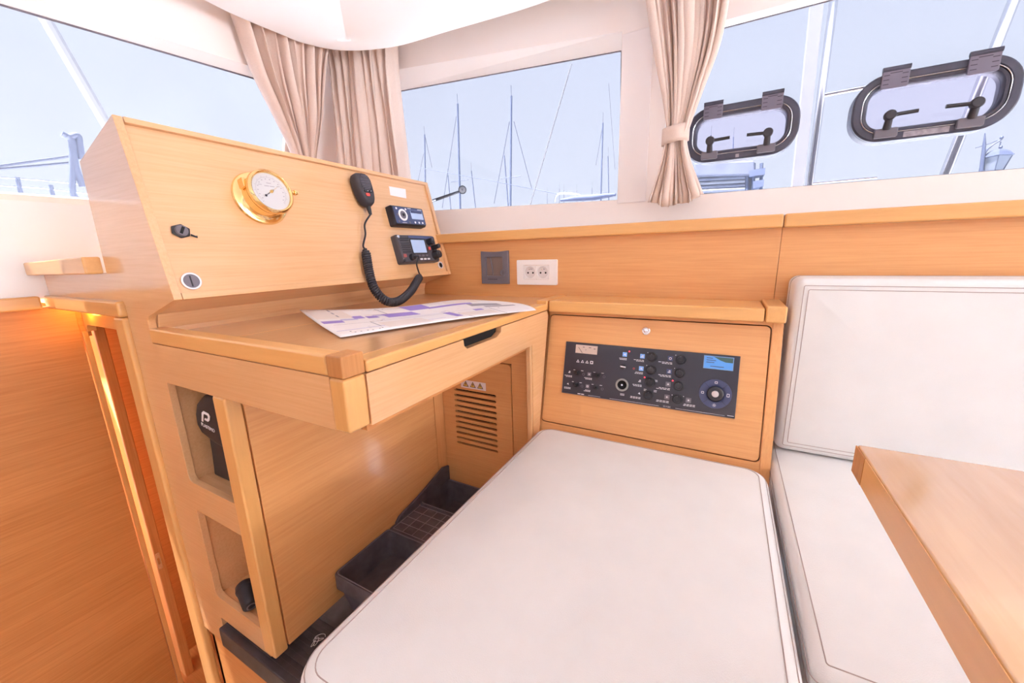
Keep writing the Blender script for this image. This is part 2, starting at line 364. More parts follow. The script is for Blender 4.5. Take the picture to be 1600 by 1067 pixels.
for d in (.02, .045, .07, .095, .12, .145, .17, .21, .26, .33, .42, .55, .7):
    t_ = min(1, max(0, (d-.02)/.15))**1.3; z_ = .8+.188*(1-math.cos(d/.7*math.pi/2))**.8
    rings.append(mixr(roundin(min(d, .17), z_), inner(d, z_), t_))
b = MB(); n = len(lip)
b.addw([q for r in rings for q in r], [(k*n+i, k*n+i+1, (k+1)*n+i+1, (k+1)*n+i) for k in range(len(rings)-1) for i in range(n-1)])
b.build('soffit', CEIL, ce, smooth=32)
MB().box(-1.62, 3.42, -2.62, 1.56, .99, 1.02).build('headliner', CEIL, ce)
# ---- passage down to the hull, on the left
wl_ = thing('wall_left', (-1.885, 0, ZDN), kind='structure')
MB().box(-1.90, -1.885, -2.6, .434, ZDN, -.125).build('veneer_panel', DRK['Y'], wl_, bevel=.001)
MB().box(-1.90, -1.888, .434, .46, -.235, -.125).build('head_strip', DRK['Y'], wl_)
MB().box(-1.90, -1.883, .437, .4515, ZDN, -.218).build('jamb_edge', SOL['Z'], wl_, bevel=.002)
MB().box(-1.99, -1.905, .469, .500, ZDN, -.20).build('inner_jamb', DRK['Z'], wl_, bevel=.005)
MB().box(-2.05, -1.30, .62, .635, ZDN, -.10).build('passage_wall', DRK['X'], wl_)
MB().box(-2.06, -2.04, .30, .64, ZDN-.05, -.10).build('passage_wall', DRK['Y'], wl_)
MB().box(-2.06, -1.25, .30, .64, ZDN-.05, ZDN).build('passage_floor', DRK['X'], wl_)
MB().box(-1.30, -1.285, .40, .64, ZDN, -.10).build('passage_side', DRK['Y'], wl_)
MB(Frame((0, .447, 0), (1, 0, 0), (0, 0, 1))).plate([(-1.885, -.118), (-1.315, -.118), (-1.315, -.194)]+[(-1.852+.022*math.cos(a), -.216+.022*math.sin(a)) for a in [math.radians(90+15*k) for k in range(7)]]+[(-1.874, -.2178), (-1.885, -.2178)], [], -.024, 0).build('header', SOL['X'], wl_, bevel=.002)
MB().box(-2.07, -1.29, .391, .645, -.118, -.088).build('passage_soffit', SOL['X'], wl_)
sp_ = MB(Frame((-1.884, 0, 0), (0, 1, 0), (0, 0, 1)))
strike = thing('strike_plate', (-1.905, .4785, -1.2), 'small metal strike plate on the dark door jamb', 'strike plate')
FS = Frame((-1.9049, .4790, -1.165), (0, 1, 0), (0, 0, 1))
MB(FS).plate(rrect(.014, .075, .004, 4), [rrect(.007, .03, .002, 2)], 0, .002).build('plate', STEEL, strike)
for y in (-.028, .028): MB(FS).lathe([(.0035, .002), (.003, .003), (0.0005, .0032)], 10, (0, y)).build('screw', CHROME, strike)
# ---- wooden door frame: rail along the cabinet end and post
t2 = thing('trim_2', (-1.35, .38, ZDN), kind='structure')
ra = MB(); ra.box(-1.885, -1.3115, .374, .400, -.130, -.0895); ra.build('top_rail', SOL['X'], t2, bevel=.006, seg=3)
MB().box(-1.374, -1.3115, .378, .400, ZDN, -.1305).build('post', SOL['Z'], t2, bevel=.008, seg=3)
MB().box(-1.8855, -1.8555, -2.6, .363, -.130, -.0895).build('side_rail', SOL['Y'], t2, bevel=.006, seg=3)
# warm lamp tucked up under the rail
lamp = thing('courtesy_lamp', (-1.80, .435, -.1182), 'small warm courtesy lamp glowing under the wooden rail at far left', 'lamp')
FLP = Frame((-1.80, .435, -.1182), (1, 0, 0), (0, -1, 0))
MB(FLP).lathe([(.016, 0), (.016, .004), (.012, .006), (.0005, .006)], 20).build('housing', CHROME, lamp)
MB(FLP).cyl((0, 0), .010, .0061, .0068).build('lens', M('warm_lens', (1, .55, .12), .4, emit=6), lamp)
pl = bpy.data.lights.new('courtesy_light', 'POINT'); pl.energy = .42; pl.color = (1, .50, .06); pl.shadow_soft_size = .02
plo = bpy.data.objects.new('courtesy_light', pl); COL.objects.link(plo); plo.parent = lamp; plo.location = Vector((-1.80, .435, -.142))-lamp.location
# wooden ledge on the cabinet end under the windscreen
lg = MB(Frame((0, YL-.001, 0), (1, 0, 0), (0, 0, 1))).prism([(-1.884, -.026), (-1.385, -.022), (-1.386, .0203), (-1.884, .0123)], 0, .034).build('wooden_ledge', SOL['X'], None, bevel=.004)
tag(lg, 'short wooden ledge below the left window, beside the instrument console', 'ledge')

# ================================================================== CHART TABLE
ct = thing('chart_table', (-.9, .8, ZF), 'oak chart table cabinet with open niches and raised edge rails', 'desk')
FY = Frame((0, YL, 0), (1, 0, 0), (0, 0, 1))            # facing the viewer (-Y)
FX = lambda x: Frame((x, 0, 0), (0, 1, 0), (0, 0, 1))   # facing +X
def niche(x0, x1, z0, z1, r=.018):
    pts = [(x0, z1), (x1, z1), (x1, z0)]
    pts += [(x0+r-r*math.sin(a), z0+r-r*math.cos(a)) for a in [math.radians(15*k) for k in range(7)]]
    return pts[::-1]
outer = [(-1.1365, .3022), (-1.3687, .2402), (-1.3758, .0184), (-1.3758, -.021), (-1.884, -.021), (-1.884, -.10), (-1.3105, -.10), (-1.3105, -1.085),
         (-1.178, -1.085), (-1.178, -.984), (-.935, -.984), (-.935, -.2835), (-.5565, -.2835), (-.5565, -.1885), (-1.2005, -.1885), (-1.2005, -.140), (-1.197, -.130), (-1.1856, -.1209), (-1.0403, -.0784)]
MB(FY).plate(outer, [niche(-1.1735, -.9575, -.5515, -.2845), niche(-1.1735, -.9575, -.9075, -.637)], -.016, 0).build('end_panel', VEN['X'], ct, bevel=.0012)
for z0, z1 in ((-.556, -.282), (-.912, -.634)):        # niche linings
    b = MB()
    b.box(-1.18, -.93, .405, .535, z0-.010, z0); b.box(-1.18, -.93, .405, .535, z1, z1+.01)
    b.box(-1.188, -1.178, .405, .535, z0, z1); b.box(-.93, -.922, .421, .535, z0, z1); b.box(-1.188, -.922, .535, .545, z0-.01, z1+.01)
    b.build('niche_lining', VEN['X'], ct)
MB().box(-.958, -.909, .3865, .4205, -.9765, -.2838).build('post', SOL['Z'], ct, bevel=.005, seg=3)
MB().box(-.922, -.909, .4225, 1.046, -.968, -.19).build('knee_panel', VEN2['Y'], ct, bevel=.001)
MB().box(-.928, -.9085, 1.0475, 1.098, -.985, -.19).build('batten', VEN2['Z'], ct)
MB().box(-1.2, -.5565, .3865, .4215, -.1875, -.1512).build('side_rail', SOL['X'], ct, bevel=.005, seg=3)
MB().box(-.5555, -.5165, .386, .4305, -.1878, -.1505).build('corner_block', ENDG, ct, bevel=.003)
MB().box(-.5555, -.5165, .386, .4305, -.2822, -.1888).build('corner_post', SOL['Z'], ct, bevel=.006, seg=3)
MB().box(-.556, -.5145, .4325, 1.196, -.1890, ZL).build('front_rail', SOL['Y'], ct, bevel=.005, seg=3)
# L-shaped front: drawer face with finger slot, running down beside the seat
fp = FX(-.5175)
s0, s1, s2, s3 = on(fp, 724.6, 534), on(fp, 730, 541), on(fp, 776, 526), on(fp, 783.6, 515)
yb = lambda z: 1.1425+(z+.566)*.0895/.3585
MB(fp).plate([(.4322, -.1905), (s0[0], -.1905), (s0[0]+.002, -.205), (s1[0], -.2145), (s2[0], -.2145), (s3[0]-.002, -.205), (s3[0], -.1905), (1.2, -.1905), (yb(-.2075)-.022, -.2075), (yb(-.62)-.008, -.62), (1.082, -.62), (1.082, -.2845), (.4322, -.2845)], [], -.018, 0).build('drawer_front', VEN['Y'], ct, bevel=.0012)
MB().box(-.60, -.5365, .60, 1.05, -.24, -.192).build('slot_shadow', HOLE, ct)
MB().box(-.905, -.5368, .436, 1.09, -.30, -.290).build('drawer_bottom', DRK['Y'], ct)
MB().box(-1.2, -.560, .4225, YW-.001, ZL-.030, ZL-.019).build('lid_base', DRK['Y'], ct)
# writing lid, joint and fixed strip
MB().box(-.962, -.5565, .4225, 1.172, ZL-.018, ZL-.0005).build('lid', VEN['Y'], ct, bevel=.001)
MB().box(-1.2, -.9645, .4225, 1.174, ZL-.018, ZL-.0005).build('back_strip', VEN['Y'], ct, bevel=.001)
MB().box(-1.5, -.5565, 1.1765, YW-.001, ZL-.018, ZL-.0005).build('wall_strip', VEN['X'], ct, bevel=.001)
MB().box(-1.212, -1.1985, .406, YW-.001, ZL-.045, -.118).build('upstand', VEN['Y'], ct)
MB().box(-.5563, -.5165, 1.1975, YW-.001, -.1890, -.1565).build('end_block', SOL['X'], ct, bevel=.003)
# vent wall at the back of the knee space
FV = Frame((0, 1.10, 0), (1, 0, 0), (0, 0, 1))
a0, a1 = on(FV, 709.7, 608), on(FV, 774.5, 619.4); c0, c1 = on(FV, 714, 690), on(FV, 778, 706.7)
xs0, xs1 = (a0[0]+c0[0])/2, (a1[0]+c1[0])/2; zt, zb_ = (a0[1]+a1[1])/2, (c0[1]+c1[1])/2
slots = []
for k in range(11):
    z = zt+(zb_-zt)*k/10; slots.append(rrect(xs1-xs0, .0085, .004, 3, ((xs0+xs1)/2, z)))
MB(FV).plate(rrect(.300, .66, .015, 5, (-.7595, -.695)), slots, -.012, 0).build('vent_panel', VEN2['X'], ct, bevel=.001)
MB(FV).box(-.93, -.9120, -1.02, -.19, -.012, 0).box(-.6065, -.535, -1.02, -.19, -.012, 0).box(-.912, -.6065, -.362, -.19, -.012, -.0005).build('vent_surround', VEN2['X'], ct, bevel=.001)
MB(FV).box(-.93, -.53, -1.02, -.19, -.04, -.03).build('vent_backing', HOLE, ct)
MB().box(-.5355, -.519, 1.068, 1.0815, -.62, -.2845).build('front_edge', VEN['Z'], ct, bevel=.003)
# warning sticker on the vent panel
ws = thing('warning_sticker', FV.p(-.75, -.45, .001), 'small white sticker with three yellow warning triangles above the vent slots', 'sticker')
k0, k1 = on(FV, 720, 592.5), on(FV, 759.5, 611)
sx0, sx1, szt, szb = k0[0], k1[0], on(FV, 720, 592.5)[1], k1[1]
MB(FV).box(sx0, sx1, szb, szt, .0003, .0010).build('label', PINKW, ws)
for k in range(3):
    cx = sx0+(sx1-sx0)*(.2+.29*k); cz = (szb+szt)/2; r_ = .0125
    MB(FV).prism([(cx-r_, cz-.009), (cx+r_, cz-.009), (cx, cz+.012)], .0010, .0014).build('triangle', INK, ws)
    MB(FV).prism([(cx-r_*.7, cz-.0068), (cx+r_*.7, cz-.0068), (cx, cz+.008)], .0014, .0017).build('triangle', YEL, ws)
    MB(FV).prism([(cx-.0012, cz-.004), (cx+.0012, cz-.004), (cx+.0018, cz+.004), (cx-.0018, cz+.004)], .0017, .0019).build('mark', INK, ws)

# ================================================================== INSTRUMENT CONSOLE
con = thing('instrument_console', (-1.15, .88, -.12), 'sloping oak instrument console above the chart table', 'console')
FC = Frame((-1.0405, .4055, -.0785), (0, 1, 0), (-.2439, 0, .9698))
FC0 = Frame((-1.0405, YL, -.0785), (0, 1, 0), (-.2439, 0, .9698))
LC, HC = 1.372-.4055, .3933
MB(FC).box(.001, LC-.017, .0155, HC-.013, -.020, -.008).build('front_panel', VEN['Y'], con)
MB(FC).box(.0008, LC, HC-.0125, HC, -.02, 0).build('top_frame', VEN['Y'], con, bevel=.001)
MB(FC).box(LC-.0165, LC, 0.0, HC-.0128, -.02, 0).build('side_frame', VEN['Z'], con, bevel=.001)
MB(FC).box(.0008, LC-.017, 0, .015, -.02, -.001).build('bottom_frame', VEN['Y'], con, bevel=.001)
FCS = Frame((0, .4055, 0), (1, 0, 0), (0, 0, 1))
prof = [(-1.155, .300), (-1.3687, .2402), (-1.3758, -.16), (-1.2, -.16), (-1.1865, -.119), (-1.060, -.0815)]
MB(FCS).prism(prof, -(LC-.0005), -.0008).build('body', VEN['Y'], con, bevel=.001)

# barometer
PC = FC0.shift(0, 0, -.008)
baro = thing('barometer', PC.p(.2572, .2479), 'polished brass ship barometer on the instrument console', 'barometer')
FB = PC.shift(.2572, .2479)
MB(FB).lathe([(.0685, 0), (.0695, .003), (.067, .008), (.058, .011), (.0525, .016), (.051, .019), (.051, .046), (.0535, .048)], 48).build('case', BRASS, baro, smooth=30)
MB(FB).loft([[(r*math.cos(2*math.pi*i/48), r*math.sin(2*math.pi*i/48), z) for i in range(48)] for r, z in ((.050, .045), (.0565, .047), (.058, .053), (.0565, .060), (.052, .064), (.0485, .062), (.048, .056))], caps=False).build('bezel', BRASS, baro, smooth=60)
dl = MB(FB).cyl((0, 0), .049, .050, .056, 40).build('dial', DIALW, baro)
b = MB(FB)
for k in range(61):
    a = math.radians(-135+270*k/60)+math.pi/2; r0_, r1_ = .036, (.0415 if k % 5 == 0 else .0388)
    w_ = .00035; ca, sa = math.cos(a), math.sin(a)
    b.add([(r0_*ca-w_*sa, r0_*sa+w_*ca, .0563), (r0_*ca+w_*sa, r0_*sa-w_*ca, .0563), (r1_*ca+w_*sa, r1_*sa-w_*ca, .0563), (r1_*ca-w_*sa, r1_*sa+w_*ca, .0563)], [(0, 1, 2, 3)])
for k in range(14):
    a = math.radians(-125+250*k/13)+math.pi/2
    x_, y_ = .0325*math.cos(a), .0325*math.sin(a); b.box(x_-.0016, x_+.0016, y_-.0009, y_+.0009, .0561, .0563)
b.build('scale', GREYINK, dl)
b = MB(FB).box(-.013, -.001, .0135, .0150, .0561, .0563).box(.001, .013, .0135, .0150, .0561, .0563).box(-.006, .006, .0215, .0228, .0561, .0563).box(-.028, -.019, .0155, .0166, .0561, .0563).box(.019, .028, .0155, .0166, .0561, .0563)
b.build('fine_print', GREYINK, dl)
def hand(F, a, l0, l1, w, z):
    ca, sa = math.cos(a), math.sin(a)
    return MB(F).add([(-l0*ca-w*sa, -l0*sa+w*ca, z), (-l0*ca+w*sa, -l0*sa-w*ca, z), (l1*ca, l1*sa, z)], [(0, 1, 2)])
hand(FB, math.radians(215), .008, .030, .0016, .0585).lathe([(.003, .058), (.003, .0586)], 12, (-.017, -.012)).build('needle', INK, dl)
hand(FB, math.radians(35), .008, .034, .0007, .0595).build('set_hand', BRASS, dl)
MB(FB).lathe([(.004, .057), (.004, .061), (.0025, .063), (.0004, .0633)], 16).build('hub', BRASS, baro, smooth=40)
FT = Frame(FB.p(.055, .008, .050), FB.ey, FB.ez)
MB(FT).lathe([(.0032, 0), (.0032, .012), (.0065, .013), (.0075, .016), (.0065, .019), (.004, .020), (.0045, .023), (.0006, .025)], 14).build('thumb_screw', BRASS, baro, smooth=40)
MB(FB).box(-.058, -.050, .010, .034, .022, .046).build('hinge', BRASS, baro, bevel=.002)

# round bits on the console
def port(name, c, r, label, cat, ring, core, detail):
    F = PC.shift(*c); t = thing(name, F.p(0, 0), label, cat)
    MB(F).loft([[(q*math.cos(2*math.pi*i/32), q*math.sin(2*math.pi*i/32), z) for i in range(32)] for q, z in ((r, 0), (r, .0025), (r*.94, .0045), (r*.76, .0045), (r*.72, .001))], caps=False).build('ring', ring, t, smooth=40)
    MB(F).cyl((0, 0), r*.74, 0, .0022, 28).build('core', core, t)
    detail(F, t, r)
    return t
def flap(F, t, r):
    MB(F).box(-r*.07, r*.07, -r*.6, r*.6, .0022, .0045).build('grip', SOFTB, t, bevel=.001)
port('cable_port', (.0443, .0400), .0205, 'round chrome ringed cable port low on the left end of the console', 'cable port', CHROME, GREYP, flap)
def pins(F, t, r):
    MB(F).cyl((0, 0), r*.55, .0022, .0026, 20).build('recess', HOLE, t)
port('power_outlet', (.9346, .0430), .0150, 'small round chrome rimmed outlet below the marine radio', 'power outlet', M('satin_ring', (.74, .69, .70), .35), BLACK, pins)
FH = PC.shift(.0553, .1536)
us = thing('usb_socket', FH.p(0, 0), 'black hexagonal socket with open slot on the left of the console', 'socket')
hexp = [(.0195*math.cos(math.radians(60*k+20)), .0165*math.sin(math.radians(60*k+20))) for k in range(6)]
MB(FH).prism(hexp, 0, .006).build('flange', BLACK, us, bevel=.002)
MB(FH).lathe([(.0125, .006), (.0115, .011), (.0004, .011)], 24).build('collar', GREYP, us, smooth=40)
MB(FH.turn(-.5)).box(-.0028, .0028, -.0085, .0085, .0111, .0118).build('slot', HOLE, us)
MB(FH).tube([(.017, -.008, .003), (.026, -.012, .003), (.028, -.012, .003)], [.0025, .002, .003], 8).build('tether', BLACK, us)
# blank white sticker
spx = [on(FC0, *p, -.0075) for p in ((607.7, 291), (633.7, 295.5), (635, 310), (610, 305))]
st_ = MB(FC0).prism([spx[3], spx[2], spx[1], spx[0]], -.0078, -.0072).build('blank_sticker', M('matte_label', (.88, .80, .80), .6))
tag(st_, 'blank white sticker above the stereo on the console', 'sticker')

# stereo (upper black and blue unit)
stx, sty, sw_, sh_ = .7925, .2310, .168, .0705
FR = PC.shift(stx, sty)
ster = thing('marine_stereo', FR.p(0, 0), 'black and blue marine stereo with round control ring, upper unit on console', 'stereo')
MB(FR).loft([[(x, y, 0) for x, y in rrect(sw_+.004, sh_+.004, .006)], [(x, y, .022) for x, y in rrect(sw_+.004, sh_+.004, .006)], [(x, y, .030) for x, y in rrect(sw_-.004, sh_-.004, .005)]]).build('body', BLACK, ster, smooth=30)
MB(FR).prism(rrect(sw_-.010, sh_-.010, .004), .030, .0312).build('face', NAVY, ster)
MB(FR).prism(rrect(.066, .034, .002, 2, (.040, .006)), .0312, .0322).build('display', LCDP, ster)
MB(FR).prism([(.008, .012), (.070, .012), (.072, .022), (.008, .0225)], .0322, .0325).build('display_shade', NAVY2, ster)
MB(FR).lathe([(.0220, .0312), (.0220, .0335), (.0185, .0345), (.0150, .0335), (.0150, .0315)], 32, (-.038, .001)).build('control_ring', WHITEP, ster, smooth=40)
MB(FR).lathe([(.0150, .0315), (.0150, .0335), (.009, .0350), (.0004, .0350)], 24, (-.038, .001)).build('navigation_pad', GREYP, ster, smooth=40)
MB(FR).lathe([(.006, .035), (.005, .037), (.0004, .037)], 16, (-.038, .001)).build('centre_button', BLACK, ster)
for x, y in ((-.064, .024), (-.016, .024), (-.066, .001), (-.066, -.024), (-.010, -.026), (.020, -.024), (.042, -.024), (.062, -.024), (-.013, .002)):
    MB(FR).lathe([(.0042, .0312), (.0038, .0325), (.0003, .0325)], 12, (x, y)).build('button', WPRINT if (x > 0 or y > .01) else GREYP, ster)
b = MB(FR)
for q_ in ((-.004, .014, .0275, .0295), (.050, .074, .0265, .0285), (-.050, -.026, -.0285, -.027)): MB(FR).box(*q_, .0312, .0314).build('legend', WPRINT, ster)

# marine radio (lower unit)
vx, vy, vw, vh = .800, .1060, .214, .106
FV2 = PC.shift(vx, vy)
vhf = thing('marine_radio', FV2.p(0, 0), 'black marine radio with pale screen and knobs, lower unit on console', 'radio')
GREYB = M('charcoal_plastic', (.075, .066, .078), .45, bump=.1, bscale=500)
MB(FV2).loft([[(x, y, 0) for x, y in rrect(vw, vh, .007)], [(x, y, .022) for x, y in rrect(vw, vh, .007)], [(x, y, .029) for x, y in rrect(vw-.008, vh-.008, .006)]]).build('body', GREYB, vhf, smooth=30)
for k in range(7): MB(FV2).box(-.094, -.050, .036-.0085*k, .040-.0085*k, .029, .0305).build('speaker_rib', BLACK, vhf)
MB(FV2).prism([(-.048, .040), (.094, .036), (.096, .0465), (.03, .0495), (-.048, .0485)], .029, .0312).build('visor', NAVY, vhf)
MB(FV2).prism(rrect(.084, .058, .003, 3, (-.002, .008)), .029, .0310).build('screen_bezel', BLACK, vhf)
MB(FV2).prism(rrect(.076, .050, .002, 2, (-.003, .008)), .0310, .0318).build('screen', LCDP, vhf)
for x, y, r_, h_ in ((.062, .026, .013, .022), (.079, .002, .0095, .034), (.079, -.028, .0165, .026)):
    MB(FV2).lathe([(r_*1.08, .029), (r_, .031), (r_*.94, .029+h_), (r_*.8, .030+h_), (.0004, .030+h_)], 20, (x, y)).build('knob', BLACK, vhf, smooth=40)
    MB(FV2).box(x-.0012, x+.0012, y, y+r_*.75, .030+h_, .0305+h_).build('knob_mark', GREYP, vhf)
MB(FV2).prism(rrect(.012, .012, .002, 3, (.056, .000)), .029, .0325).build('distress_button', REDB, vhf)
for k in range(3):
    for j in range(2): MB(FV2).prism(rrect(.013, .006, .002, 2, (-.012+.021*k+.006*j, -.027-.0145*j)), .029, .0318).build('button', GREYP if j == 0 else WPRINT, vhf)
MB(FV2).prism(rrect(.016, .012, .001, 2, (-.088, -.026)), .029, .0295).build('red_legend', M('faded_red_print', (.35, .08, .08), .5), vhf)
for x, y in ((-.098, .044), (-.098, -.044)): MB(FV2).lathe([(.006, .029), (.005, .031), (.0004, .031)], 14, (x, y)).build('screw', CHROME if y > 0 else BLACK, vhf)
MB(FV2).lathe([(.0135, .029), (.0135, .037), (.011, .042), (.0004, .042)], 20, (-.056, -.033)).build('plug', BLACK, vhf, smooth=40)

# hand microphone, hung on the console
FM = PC.shift(.6030, .3050).turn(.05)
mic = thing('hand_microphone', FM.p(0, -.05), 'black hand microphone hanging on the console with coiled cord', 'microphone')
outl = [(0, .058), (.016, .0565), (.027, .050), (.0325, .038), (.033, .020), (.031, -.012), (.026, -.034), (.018, -.047), (.009, -.053)]
outl = outl+[(-x, y) for x, y in outl[1:][::-1]]
MB(FM).loft([[(x*s, y*s, z) for x, y in outl] for s, z in ((.90, .006), (1.0, .014), (1.0, .028), (.93, .038), (.80, .043))]).build('shell', SOFTB, mic, smooth=50)
gr = []
for k in range(9):
    y = .044-.0055*k; w_ = .021*math.sqrt(max(.05, 1-((y-.022)/.027)**2))
    gr.append(MB(FM).box(-w_, w_, y-.0013, y+.0013, .0405, .0455).build('grille_bar', GREYP, mic, bevel=.0008))
MB(FM).prism(rrect(.016, .010, .003, 3, (-.006, -.020)), .040, .0455).build('red_key', REDB, mic)
for x in (-.010, .011): MB(FM).prism(rrect(.014, .008, .003, 3, (x, -.0075)), .040, .046).build('key', BLACK, mic, bevel=.001)
MB(FM).box(-.005, .000, -.0083, -.0067, .0461, .0463).box(.009, .013, -.0083, -.0067, .0461, .0463).build('key_marks', WPRINT, mic)
MB(FM).box(-.012, .012, .0, .03, 0, .008).build('hanger', GREYP, mic, bevel=.002)
MB(FM).tube([(0, -.048, .022), (0, -.062, .022), (.001, -.080, .021)], [.0085, .0075, .0048], 12).build('strain_relief', BLACK, mic, smooth=60)
# cord: straight tail, coil, straight tail into the plug
def cw(u, v, h): x, y = on(FC0, u, v, h); return FC0.p(x, y, h)
tail = smooth_path([FM.p(.001, -.078, .021), cw(570, 350, .010), cw(571, 366, .007), cw(567.5, 384, .006), cw(572, 390, .010)], 6)
MB().tube(tail, .0032, 8, world=True).build('cord_tail', BLACK, mic, smooth=60)
path = smooth_path([cw(571, 390, .012), cw(573, 402, .012), cw(578, 430, .014), cw(586, 453, .022), cw(603, 470, .034), cw(622, 470.5, .036), cw(640, 457, .030), cw(650, 442, .020), cw(656.5, 431, .014)], 40)
cum = [0]
for i in range(1, len(path)): cum.append(cum[-1]+(path[i]-path[i-1]).length)
coil = []; turns = 58; ns = turns*10; nrm = Vector((1, 0, 0)); j = 0
for k in range(ns+1):
    s_ = cum[-1]*k/ns
    while j < len(cum)-2 and cum[j+1] < s_: j += 1
    t_ = (s_-cum[j])/max(1e-9, cum[j+1]-cum[j]); P = path[j].lerp(path[j+1], t_); T = (path[j+1]-path[j]).normalized()
    nrm = (nrm-T*nrm.dot(T)).normalized(); B_ = T.cross(nrm); a = 2*math.pi*turns*k/ns
    rr_ = .0122*min(1, .45+k/(ns*.05), .45+(ns-k)/(ns*.05))
    coil.append(P+(nrm*math.cos(a)+B_*math.sin(a))*rr_)
MB().tube(coil, .0036, 6, world=True).build('coiled_cord', SOFTB, mic, smooth=60)
plug = FV2.p(-.056, -.033, .042)
MB().tube(smooth_path([plug, plug+Vector((.012, .010, -.002)), cw(651, 412, .040), cw(654, 424, .020), cw(657, 431, .014)], 6), .0032, 8, world=True).build('cord_tail', BLACK, mic, smooth=60)

# small swivel lamp on the far end of the console
rl = thing('reading_lamp', (-1.15, 1.372, .22), 'small black swivel lamp with round head sticking out beside the console', 'lamp')
A_, B2 = at(676, 318.5, 'X', -1.15), at(716, 300, 'X', -1.15); A_ = Vector((-1.15, 1.3725, A_.z+.0)); 
MB().tube([A_, A_.lerp(B2, .3)], .0055, 10, world=True).build('socket', CHROME, rl)
MB().tube([A_.lerp(B2, .25), B2], .0062, 10, world=True).build('arm', SOFTB, rl)
hc = at(722.5, 296.5, 'X', -1.12); ez_ = (-hc).normalized(); ex_ = Vector((0, 0, 1)).cross(ez_).normalized(); FHD = Frame(hc, ex_, ez_.cross(ex_))
MB(FHD).lathe([(.010, -.014), (.0175, -.008), (.019, .006), (.0165, .008), (.0155, .006)], 24).build('head', BLACK, rl, smooth=40)
MB(FHD).lathe([(.0150, .005), (.0150, .0088), (.006, .0092), (.0004, .0092)], 24).build('reflector', WHITEP, rl)
MB(FHD).cyl((0, 0), .004, .0092, .0105, 12).build('bulb', CHROME, rl)

# ================================================================== PAPER CHART on the table
ch_f = [(at(532, 527.7, 'Z', -.164)), at(620, 513.5, 'Z', -.162), at(713, 499.5, 'Z', -.161), at(780, 491, 'Z', -.160), at(838, 485, 'Z', -.1585)]
ch_b = [at(468, 484.6, 'Z', -.146), at(545, 484, 'Z', -.150), at(627, 479.5, 'Z', -.151), at(714, 469, 'Z', -.149), at(776, 470.5, 'Z', -.152)]
cf, cb = smooth_path(ch_f, 8), smooth_path(ch_b, 8)
NC = len(cf)-1
def chp(s, t, h=0):
    i = min(int(s*NC), NC-1); w_ = s*NC-i; a = cf[i].lerp(cf[i+1], w_); c = cb[i].lerp(cb[i+1], w_); p = a.lerp(c, t)
    end = max(0, s-.86)/.14
    p.z -= .010*math.sin(math.pi*t)*(1-.5*s)*.35*(1-end); p.z = max(p.z, ZL+.0012); p.z += h
    if s > .9: p += (ch_f[4]-ch_f[3]).normalized()*.03*math.sin(math.pi*min(1, t*1.0))*((s-.9)/.1)
    return p
chart = thing('paper_chart', chp(.5, .5), 'folded nautical chart lying on the chart table lid', 'chart')
def grid(fn, s0, s1, t0, t1, ns_, nt, h):
    b = MB(); pts = [fn(s0+(s1-s0)*i/ns_, t0+(t1-t0)*k/nt, h) for k in range(nt+1) for i in range(ns_+1)]
    b.addw(pts, [(k*(ns_+1)+i, k*(ns_+1)+i+1, (k+1)*(ns_+1)+i+1, (k+1)*(ns_+1)+i) for k in range(nt) for i in range(ns_)]); return b
grid(chp, 0, 1, 0, 1, 40, 10, .0008).build('sheet', PAPER, chart, thick=.0006, smooth=60)
def chp2(s, t, h=0): p = chp(s, t, h); return p
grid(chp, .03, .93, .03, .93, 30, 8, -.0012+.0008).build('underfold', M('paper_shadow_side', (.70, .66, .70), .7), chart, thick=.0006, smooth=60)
def band(m_, s0, s1, t0, t1, nm='printed_area'): grid(chp, s0, s1, t0, t1, max(2, int((s1-s0)*40)), max(1, int((t1-t0)*10)), .0014).build(nm, m_, chart)
for a in ((.02, .12, .43, .52), (.19, .24, .54, .66), (.25, .30, .52, .62), (.33, .47, .48, .66), (.48, .58, .72, .98), (.56, .78, .70, .78), (.55, .585, .14, .40), (.70, .75, .30, .38)): band(PURP, *a)
for a in ((.12, .20, .50, .56), (.29, .34, .58, .66), (.62, .70, .72, .74), (.02, .50, .155, .168), (.3, .8, .405, .412)): band(LILAC, *a)
for a in ((.26, .44, .655, .675), (.74, .92, .55, .70), (.80, .96, .45, .52)): band(GREYINK if a[0] > .7 else TAN, *a)
for a in ((.13, .14, .62, .98), (.22, .225, .15, .36), (.36, .365, .66, .95), (.60, .605, .0, .30), (.80, .805, .0, .4), (.31, .9, .888, .893), (.05, .55, .36, .366)): band(GREYINK, *a)
for a in ((.02, .20, .60, .95), (.60, .78, .10, .28), (.24, .42, .08, .30), (.66, .84, .80, .95)): band(M('pale_land_tint', (.80, .72, .68), .6), *a)
for k in range(46):
    s_ = random.uniform(.04, .92); t_ = random.uniform(.05, .92); L = random.uniform(.006, .03)
    band(random.choice([TAN, GREYINK, TAN, LILAC]), s_, s_+L, t_, t_+random.uniform(.006, .02), 'printed_mark')
for k in range(7):
    s_ = .06+.025*k+random.uniform(-.01, .01); t_ = .05+random.uniform(0, .07); band(INK, s_, s_+.008, t_, t_+.012, 'printed_mark')

